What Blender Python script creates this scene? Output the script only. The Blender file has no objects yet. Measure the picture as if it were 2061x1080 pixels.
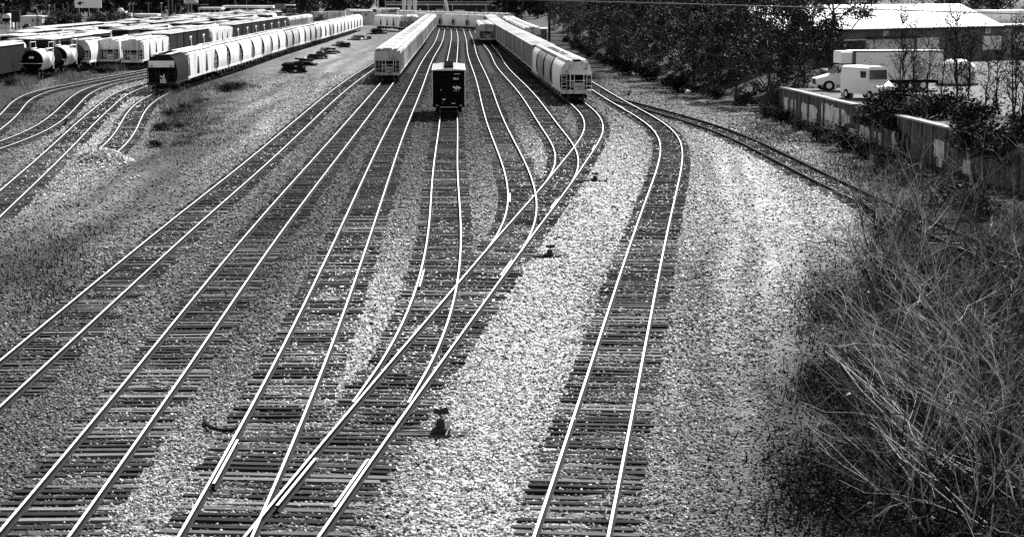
import bpy, math, random
import numpy as np
from mathutils import Vector, Matrix, Quaternion
random.seed(7); RNG = np.random.default_rng(7)
SC = bpy.context.scene
COL = SC.collection
PI = math.pi
# ------------------------------------------------------------------ camera
CAMZ = 11.25; FPX = 4000.0; PW, PH = 2061.0, 1080.0; PITCH = math.atan((540 + 22) / FPX)
cd = bpy.data.cameras.new('camera'); cam = bpy.data.objects.new('camera', cd); COL.objects.link(cam)
cam.location = (0, 0, CAMZ); cam.rotation_euler = (PI / 2 - PITCH, 0, 0)
cd.sensor_width = 36; cd.lens = 36 * FPX / PW; cd.clip_start = .5; cd.clip_end = 6000
SC.camera = cam
def at(u, v, z=0.0):
    """ground point (at height z) seen at a pixel of the photograph"""
    x = (u - PW / 2) / FPX; y = (v - PH / 2) / FPX
    fw = math.cos(PITCH) - y * math.sin(PITCH); dn = math.sin(PITCH) + y * math.cos(PITCH)
    t = (CAMZ - z) / dn
    return x * t, fw * t
# ------------------------------------------------------------------ light
EL = math.radians(46); AZ = math.radians(24)      # azimuth clockwise from +Y
S = Vector((math.sin(AZ) * math.cos(EL), math.cos(AZ) * math.cos(EL), math.sin(EL)))
w = bpy.data.worlds.new('World'); SC.world = w; w.use_nodes = True
nt = w.node_tree; bg = nt.nodes['Background']
sky = nt.nodes.new('ShaderNodeTexSky'); sky.sky_type = 'NISHITA'; sky.sun_disc = False
sky.sun_elevation = EL; sky.sun_rotation = AZ
bw = nt.nodes.new('ShaderNodeRGBToBW')
nt.links.new(sky.outputs[0], bw.inputs[0]); nt.links.new(bw.outputs[0], bg.inputs[0]); bg.inputs[1].default_value = .07
sd = bpy.data.lights.new('sun', 'SUN'); sd.energy = 5.0; sd.angle = math.radians(.5); sd.color = (1, 1, 1)
so = bpy.data.objects.new('sun', sd); COL.objects.link(so); so.rotation_euler = S.to_track_quat('Z', 'Y').to_euler(); so.location = (60, -20, 80)
SC.view_settings.view_transform = 'Standard'; SC.view_settings.look = 'None'; SC.view_settings.exposure = 1.3; SC.view_settings.gamma = 1
SC.cycles.max_bounces = 5; SC.cycles.diffuse_bounces = 2; SC.cycles.glossy_bounces = 2; SC.cycles.transparent_max_bounces = 4
# ------------------------------------------------------------------ materials
MATS = {}
def node(t, k, **kw):
    n = t.nodes.new(k)
    for a, b in kw.items(): setattr(n, a, b)
    return n
def ramp(t, src, stops):
    r = t.nodes.new('ShaderNodeValToRGB'); e = r.color_ramp.elements
    while len(e) < len(stops): e.new(.5)
    for q, (p, c) in zip(e, stops): q.position = p; q.color = (c, c, c, 1)
    t.links.new(src, r.inputs[0]); return r.outputs[0]
def mth(t, op, a, b=None):
    n = t.nodes.new('ShaderNodeMath'); n.operation = op
    for i, x in enumerate((a, b)):
        if x is None: continue
        if isinstance(x, (int, float)): n.inputs[i].default_value = x
        else: t.links.new(x, n.inputs[i])
    return n.outputs[0]
def noise(t, vec, scale, detail=4, rough=.6):
    n = t.nodes.new('ShaderNodeTexNoise'); n.inputs['Scale'].default_value = scale; n.inputs['Detail'].default_value = detail; n.inputs['Roughness'].default_value = rough
    t.links.new(vec, n.inputs['Vector']); return n.outputs['Fac']
def mapped(t, vec, sc):
    m = t.nodes.new('ShaderNodeMapping'); m.inputs['Scale'].default_value = sc; t.links.new(vec, m.inputs['Vector']); return m.outputs[0]
def mat(name, col, rough=.7, metal=0.0, var=.25, scale=(2, 2, 2), rnd=0.0, isl=0.0, bump=0.0, spec=.12, detail=4, dirt=None):
    """grey paint / stone / wood: base tone with noise of the given stretch, per-object and per-island tone"""
    m = bpy.data.materials.new(name); m.use_nodes = True; t = m.node_tree; b = t.nodes['Principled BSDF']
    tc = t.nodes.new('ShaderNodeTexCoord'); oi = t.nodes.new('ShaderNodeObjectInfo')
    off = node(t, 'ShaderNodeVectorMath', operation='ADD')
    t.links.new(tc.outputs['Object'], off.inputs[0])
    sv = node(t, 'ShaderNodeVectorMath', operation='SCALE'); sv.inputs[0].default_value = (37, 61, 23); t.links.new(oi.outputs['Random'], sv.inputs['Scale'])
    t.links.new(sv.outputs[0], off.inputs[1])
    vec = off.outputs[0]
    n = noise(t, mapped(t, vec, scale), 1.0, detail)
    f = mth(t, 'MULTIPLY_ADD', n, 2 * var * 1.6); t.nodes[-1].inputs[2].default_value = 1 - var * 1.6
    f = mth(t, 'MAXIMUM', f, .05)
    if dirt:      # dark run-off / grime, stretched down the side
        d = noise(t, mapped(t, vec, dirt[0]), 1.0, 5, .65)
        f = mth(t, 'MULTIPLY', f, ramp(t, d, ((dirt[1], dirt[2]), (dirt[1] + .14, 1.0))))
    if rnd or isl:
        r = oi.outputs['Random']
        if isl:
            g = t.nodes.new('ShaderNodeNewGeometry')
            r = mth(t, 'FRACT', mth(t, 'ADD', g.outputs['Random Per Island'], r))
        k = mth(t, 'MULTIPLY_ADD', mth(t, 'POWER', r, 2.2 if rnd else 3.2), 2 * rnd + 3.2 * isl); t.nodes[-1].inputs[2].default_value = 1 - .6 * (rnd + isl)
        f = mth(t, 'MULTIPLY', f, k)
    f = mth(t, 'MULTIPLY', f, col)
    t.links.new(f, b.inputs['Base Color'])
    b.inputs['Roughness'].default_value = rough; b.inputs['Metallic'].default_value = metal; b.inputs['Specular IOR Level'].default_value = spec
    if bump:
        bn = t.nodes.new('ShaderNodeBump'); bn.inputs['Strength'].default_value = .8; bn.inputs['Distance'].default_value = bump
        t.links.new(n, bn.inputs['Height']); t.links.new(bn.outputs[0], b.inputs['Normal'])
    MATS[name] = m; return m
mat('rail_rust', .01, .9, 0, .4, (3, 3, 3), spec=.1)
mat('rail_dull', .035, .8, 0, .4, (1, 1, 1), spec=.2)
mat('rail_top', .88, .38, .15, .1, (1, 1, 1), spec=.4)
mat('tie_wood', .046, .95, 0, .7, (3, 30, 30), isl=.9, spec=.03, bump=.012, detail=6)
mat('tie_far', .022, .9, 0, .5, (5, 5, 5), isl=.9, spec=.03)
mat('white_paint', .72, .5, 0, .10, (.8, .8, .8), rnd=.12, dirt=((1.6, 1.6, .22), .36, .45))
mat('grey_paint', .5, .55, 0, .14, (.8, .8, .8), rnd=.4, dirt=((2.2, 2.2, .2), .40, .35))
mat('mid_paint', .3, .6, 0, .2, (.8, .8, .8), rnd=.3, dirt=((2, 2, .2), .42, .4))
mat('ribbed_paint', .6, .6, 0, .12, (.5, 3.5, .2), rnd=.35, dirt=((1, 3.5, .3), .40, .4))
mat('brown_paint', .022, .95, 0, .35, (1.5, 4, .3), rnd=.3, spec=.02)
mat('black_paint', .006, .8, 0, .3, (1, 1, 1), rnd=.3, spec=.0)
mat('boxcar_dark', .008, .95, 0, .4, (1, 3, .3), rnd=.3, spec=.0)
mat('rib_lit_steel', .62, .55, 0, .5, (1, 2, .6), rnd=.2)  # pale tone paints raking light onto the boxcar ribs
mat('galvanised', .78, .42, .15, .12, (.5, .5, .5), rnd=.1)
mat('vehicle_white', .8, .4, 0, .05, (.8, .8, .8), spec=.4)
mat('galvanised_bright', .85, .45, 0, .06, (.5, .5, .5))
mat('grime_and_shade', .01, 1, 0, .4, (3, 3, 3), spec=0)  # dirty underframes, plus shade painted into hopper end recesses and bay gaps
mat('wheel_steel', .1, .5, .5, .4, (4, 4, 4))
mat('wheel_bright', .7, .35, .6, .2, (4, 4, 4))
mat('mark_white', .8, .6, 0, .1, (3, 3, 3))
mat('concrete', .13, .9, 0, .5, (2.2, 2.2, .35), bump=.02, detail=7, dirt=((2.5, 2.5, .2), .44, .3))
mat('concrete_cap', .28, .9, 0, .35, (2, 2, 2), bump=.02, detail=6)
mat('white_wash', .74, .8, 0, .3, (1.4, 1.4, 1.4), dirt=((3, 3, .9), .4, .3))
mat('mark_black', .008, 1, 0, .3, (3, 3, 3), spec=0)
mat('roof_metal', .84, .4, 0, .05, (.3, .3, .3))
mat('wall_grey', .12, .9, 0, .25, (.6, .6, .9), detail=6)
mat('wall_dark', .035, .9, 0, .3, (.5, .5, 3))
mat('wall_light', .62, .7, 0, .12, (.5, .5, .5))
mat('glass_dark', .015, .12, 0, .2, (1, 1, 1), spec=.8)
mat('rubber', .012, .9, 0, .3, (5, 5, 5))
mat('bark', .07, .95, 0, .5, (8, 8, 1.5), bump=.02)
mat('bark_pale', .34, .9, 0, .6, (5, 5, 2), isl=.35)
mat('bark_dark', .012, .95, 0, .5, (5, 5, 2), isl=.4)
mat('leaf_dark', .02, .6, 0, .6, (.35, .35, .35), isl=.9, spec=.04)
mat('leaf_mid', .035, .6, 0, .6, (.35, .35, .35), isl=.9, spec=.04)
mat('leaf_far', .02, .7, 0, .6, (.12, .12, .12), isl=.9)
mat('weed', .04, .9, 0, .5, (1, 1, 1), isl=.9)
mat('weed_dark', .01, .9, 0, .5, (1, 1, 1), isl=1.0)
mat('dry_grass', .25, .9, 0, .4, (1, 1, 1), isl=.5)
mat('log_dark', .014, .9, 0, .6, (2, 20, 20), rnd=.5)
mat('log_pale', .5, .9, 0, .3, (2, 20, 20), rnd=.3)
mat('pole_grey', .24, .8, 0, .3, (3, 3, .5), rnd=.3)
mat('pole_dark', .03, .8, 0, .3, (3, 3, .5))
mat('cable', .05, .6, 0, .1, (1, 1, 1))
mat('asphalt', .05, .9, 0, .3, (.4, .4, .4), detail=8)
mat('yard_concrete', .1, .9, 0, .4, (.25, .25, .25), detail=8)
mat('mirror_chrome', .4, .2, .8, .1, (1, 1, 1))

def gravel_mat(name, ground=True):
    m = bpy.data.materials.new(name); m.use_nodes = True; t = m.node_tree; b = t.nodes['Principled BSDF']
    tc = t.nodes.new('ShaderNodeTexCoord'); vec = tc.outputs['Object']
    wv = t.nodes.new('ShaderNodeTexNoise'); wv.inputs['Scale'].default_value = 3.0; wv.inputs['Detail'].default_value = 2
    t.links.new(vec, wv.inputs['Vector'])
    mix = t.nodes.new('ShaderNodeMix'); mix.data_type = 'RGBA'; mix.blend_type = 'LINEAR_LIGHT'; mix.inputs['Factor'].default_value = .05
    t.links.new(vec, mix.inputs['A']); t.links.new(wv.outputs['Color'], mix.inputs['B']); wvec = mix.outputs['Result']
    def vor(scale, out):
        n = t.nodes.new('ShaderNodeTexVoronoi'); n.inputs['Scale'].default_value = scale; t.links.new(wvec, n.inputs['Vector']); return n
    v1 = vor(11.0, 0); v2 = vor(5.2, 0)
    def lum(n): 
        q = t.nodes.new('ShaderNodeSeparateColor'); t.links.new(n.outputs['Color'], q.inputs[0]); return q.outputs[0]
    c1 = lum(v1); c2 = lum(v2)
    n3 = noise(t, vec, 1.7, 5, .65); n4 = noise(t, vec, .42, 5, .7); n5 = noise(t, mapped(t, vec, (.5, .12, 1)), 1.0, 5, .65)
    n6 = noise(t, mapped(t, vec, (1.3, .35, 1)), 1.0, 6, .75)
    stone = mth(t, 'ADD', mth(t, 'MULTIPLY', c1, .62), mth(t, 'MULTIPLY', c2, .38))
    stone = ramp(t, stone, ((.18, .10), (.45, .62), (.62, 1.15 if False else 1.0), (.85, 1.0)))
    cl = ramp(t, n3, ((.30, .42), (.60, 1.0)))
    cl2 = ramp(t, n4, ((.30, .55), (.62, 1.0)))
    grav = mth(t, 'MULTIPLY', mth(t, 'MULTIPLY', stone, cl), mth(t, 'MULTIPLY', cl2, 2.3 if not ground else 1.55))  # ground gravel darkened to paint shaded crevices between the loose stones
    if ground:
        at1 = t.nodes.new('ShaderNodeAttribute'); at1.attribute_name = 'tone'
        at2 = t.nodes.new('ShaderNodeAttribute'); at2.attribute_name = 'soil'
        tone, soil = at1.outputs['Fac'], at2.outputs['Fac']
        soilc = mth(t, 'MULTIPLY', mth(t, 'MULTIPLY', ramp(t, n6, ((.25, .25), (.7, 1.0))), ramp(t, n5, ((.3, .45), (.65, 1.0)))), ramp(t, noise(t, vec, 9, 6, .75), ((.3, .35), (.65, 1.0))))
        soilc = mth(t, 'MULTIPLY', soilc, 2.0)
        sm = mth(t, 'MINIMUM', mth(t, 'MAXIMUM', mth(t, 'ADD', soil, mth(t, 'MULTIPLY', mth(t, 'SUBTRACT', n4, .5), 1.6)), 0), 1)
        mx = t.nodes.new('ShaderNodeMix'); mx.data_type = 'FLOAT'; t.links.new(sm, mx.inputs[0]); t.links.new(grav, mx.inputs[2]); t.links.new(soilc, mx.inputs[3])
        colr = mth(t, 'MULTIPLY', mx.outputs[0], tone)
    else:
        colr = mth(t, 'MULTIPLY', grav, .22)
    colr = mth(t, 'MINIMUM', colr, .78)
    t.links.new(colr, b.inputs['Base Color']); b.inputs['Roughness'].default_value = .95; b.inputs['Specular IOR Level'].default_value = .08
    h = mth(t, 'ADD', mth(t, 'MULTIPLY', v1.outputs['Distance'], -.5), mth(t, 'ADD', mth(t, 'MULTIPLY', v2.outputs['Distance'], -.6), mth(t, 'MULTIPLY', n3, .9)))
    bn = t.nodes.new('ShaderNodeBump'); bn.inputs['Strength'].default_value = 1.0; bn.inputs['Distance'].default_value = .11
    t.links.new(h, bn.inputs['Height']); t.links.new(bn.outputs[0], b.inputs['Normal'])
    MATS[name] = m
gravel_mat('ground_mix'); gravel_mat('gravel_heap', False)
# ------------------------------------------------------------------ mesh helpers
class MB:
    def __init__(s): s.v = []; s.f = []; s.m = []
    def add(s, vs, fs, mi=0):
        o = len(s.v); s.v.extend([tuple(map(float, p)) for p in vs]); s.f.extend([tuple(i + o for i in f) for f in fs]); s.m.extend([mi] * len(fs)); return s
    def box(s, c, d, mi=0, rz=0.0, rx=0.0, ry=0.0, taper=1.0):
        x, y, z = (q / 2 for q in d); P = []
        R = Matrix.Rotation(rz, 3, 'Z') @ Matrix.Rotation(ry, 3, 'Y') @ Matrix.Rotation(rx, 3, 'X')
        for dz in (-z, z):
            k = taper if dz > 0 else 1
            for dx, dy in ((-x, -y), (x, -y), (x, y), (-x, y)):
                q = R @ Vector((dx * k, dy * k, dz)); P.append((q.x + c[0], q.y + c[1], q.z + c[2]))
        return s.add(P, [(3, 2, 1, 0), (4, 5, 6, 7), (0, 1, 5, 4), (1, 2, 6, 5), (2, 3, 7, 6), (3, 0, 4, 7)], mi)
    def tube(s, pts, rad, n=6, mi=0, cap=True):
        pts = [Vector(p) for p in pts]; k = len(pts)
        if not hasattr(rad, '__len__'): rad = [rad] * k
        vs = []; prev = None
        for i, p in enumerate(pts):
            d = (pts[min(i + 1, k - 1)] - pts[max(i - 1, 0)]); d = d.normalized() if d.length > 1e-9 else Vector((0, 0, 1))
            a = (prev - d * prev.dot(d)) if prev is not None else d.orthogonal()
            if a.length < 1e-6: a = d.orthogonal()
            a.normalize(); prev = a; b = d.cross(a)
            for j in range(n):
                g = 2 * PI * j / n; vs.append(p + (a * math.cos(g) + b * math.sin(g)) * rad[i])
        fs = [(i * n + j, i * n + (j + 1) % n, (i + 1) * n + (j + 1) % n, (i + 1) * n + j) for i in range(k - 1) for j in range(n)]
        if cap: fs += [tuple(range(n))[::-1], tuple((k - 1) * n + j for j in range(n))]
        return s.add(vs, fs, mi)
    def disc(s, c, r, h, axis='x', n=18, mi=0):
        d = {'x': Vector((h / 2, 0, 0)), 'y': Vector((0, h / 2, 0)), 'z': Vector((0, 0, h / 2))}[axis]; c = Vector(c)
        return s.tube([c - d, c + d], r, n, mi)
    def prism(s, prof, y0, y1, mi=0, axis='y'):
        """closed profile (a, z) swept along y (or x)"""
        n = len(prof); f = (lambda a, t, z: (a, t, z)) if axis == 'y' else (lambda a, t, z: (t, a, z))
        vs = [f(a, y0, z) for a, z in prof] + [f(a, y1, z) for a, z in prof]
        fs = [(i, (i + 1) % n, n + (i + 1) % n, n + i) for i in range(n)] + [tuple(range(n))[::-1], tuple(range(n, 2 * n))]
        return s.add(vs, fs, mi)
    def build(s, name, mats, parent=None, smooth=False, loc=None, rz=0.0, fixn=True):
        me = bpy.data.meshes.new(name); me.from_pydata(s.v, [], s.f); 
        if isinstance(mats, str): mats = [mats]
        for q in mats: me.materials.append(MATS[q])
        if len(mats) > 1: me.polygons.foreach_set('material_index', s.m)
        me.update()
        if fixn:
            import bmesh
            bm = bmesh.new(); bm.from_mesh(me); bmesh.ops.recalc_face_normals(bm, faces=bm.faces); bm.to_mesh(me); bm.free()
        if smooth: me.polygons.foreach_set('use_smooth', [True] * len(me.polygons))
        return link(name, me, parent, loc, rz)
def link(name, me, parent=None, loc=None, rz=0.0):
    o = bpy.data.objects.new(name, me); COL.objects.link(o)
    if parent is not None: o.parent = parent
    if loc is not None: o.location = loc
    if rz: o.rotation_euler = (0, 0, rz)
    return o
def empty(name, loc=(0, 0, 0), rz=0.0): return link(name, None, None, loc, rz)
def tag(o, label=None, cat=None, group=None, kind=None):
    if label:
        o['label'] = label
        if not 4 <= len(label.split()) <= 16: print('LABEL', len(label.split()), label)
    if cat: o['category'] = cat
    if group: o['group'] = group
    if kind: o['kind'] = kind
    return o
KIDS = {}
def kids(o): return [c for c in bpy.data.objects if c.parent == o]
def snap(o):
    """remember a prototype tree so copies need no search through the scene"""
    return (o, [snap(c) for c in kids(o)])
def dup(tree, parent=None):
    o, ch = tree; c = o.copy(); COL.objects.link(c)
    if parent is not None: c.parent = parent
    for q in ch: dup(q, c)
    return c
ONES = 'first second third fourth fifth sixth seventh eighth ninth tenth eleventh twelfth thirteenth fourteenth fifteenth sixteenth seventeenth eighteenth nineteenth'.split()
def ordinal(n):
    if n <= 19: return ONES[n - 1]
    t = {2: 'twent', 3: 'thirt', 4: 'fort', 5: 'fift', 6: 'sixt', 7: 'sevent'}[n // 10]
    return t + 'ieth' if n % 10 == 0 else t + 'y-' + ONES[n % 10 - 1]
def catmull(P, step):
    P = [np.array(p, float) for p in P]; P = [2 * P[0] - P[1]] + P + [2 * P[-1] - P[-2]]; out = []
    for i in range(1, len(P) - 2):
        n = max(1, int(np.linalg.norm(P[i + 1] - P[i]) / step))
        for j in range(n):
            t = j / n; a, b, c, d = P[i - 1:i + 3]
            out.append(.5 * (2 * b + (c - a) * t + (2 * a - 5 * b + 4 * c - d) * t * t + (3 * b - a - 3 * c + d) * t ** 3))
    out.append(P[-2]); return np.array(out)
class Path:
    def __init__(s, P, step=1.0):
        s.p = catmull(P, step); s.d = np.r_[0, np.cumsum(np.hypot(*np.diff(s.p, axis=0).T))]; s.len = s.d[-1]
    def pos(s, t):
        return np.interp(t, s.d, s.p[:, 0]), np.interp(t, s.d, s.p[:, 1])
    def ang(s, t):
        a = s.pos(max(0, t - .8)); b = s.pos(min(s.len, t + .8)); return math.atan2(b[1] - a[1], b[0] - a[0])
    def atY(s, y): return float(np.interp(y, s.p[:, 1], s.d))
    def dist(s, q):
        """signed lateral offset of point q from the path (right of travel positive) or None past its ends"""
        k = int(np.argmin(np.hypot(s.p[:, 0] - q[0], s.p[:, 1] - q[1])))
        a = s.p[max(k - 1, 0)]; b = s.p[min(k + 1, len(s.p) - 1)]; t = (b - a) / np.linalg.norm(b - a); r = np.array(q) - s.p[k]
        if k in (0, len(s.p) - 1) and abs(r @ t) > .6: return None
        return r[0] * t[1] - r[1] * t[0]
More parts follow.
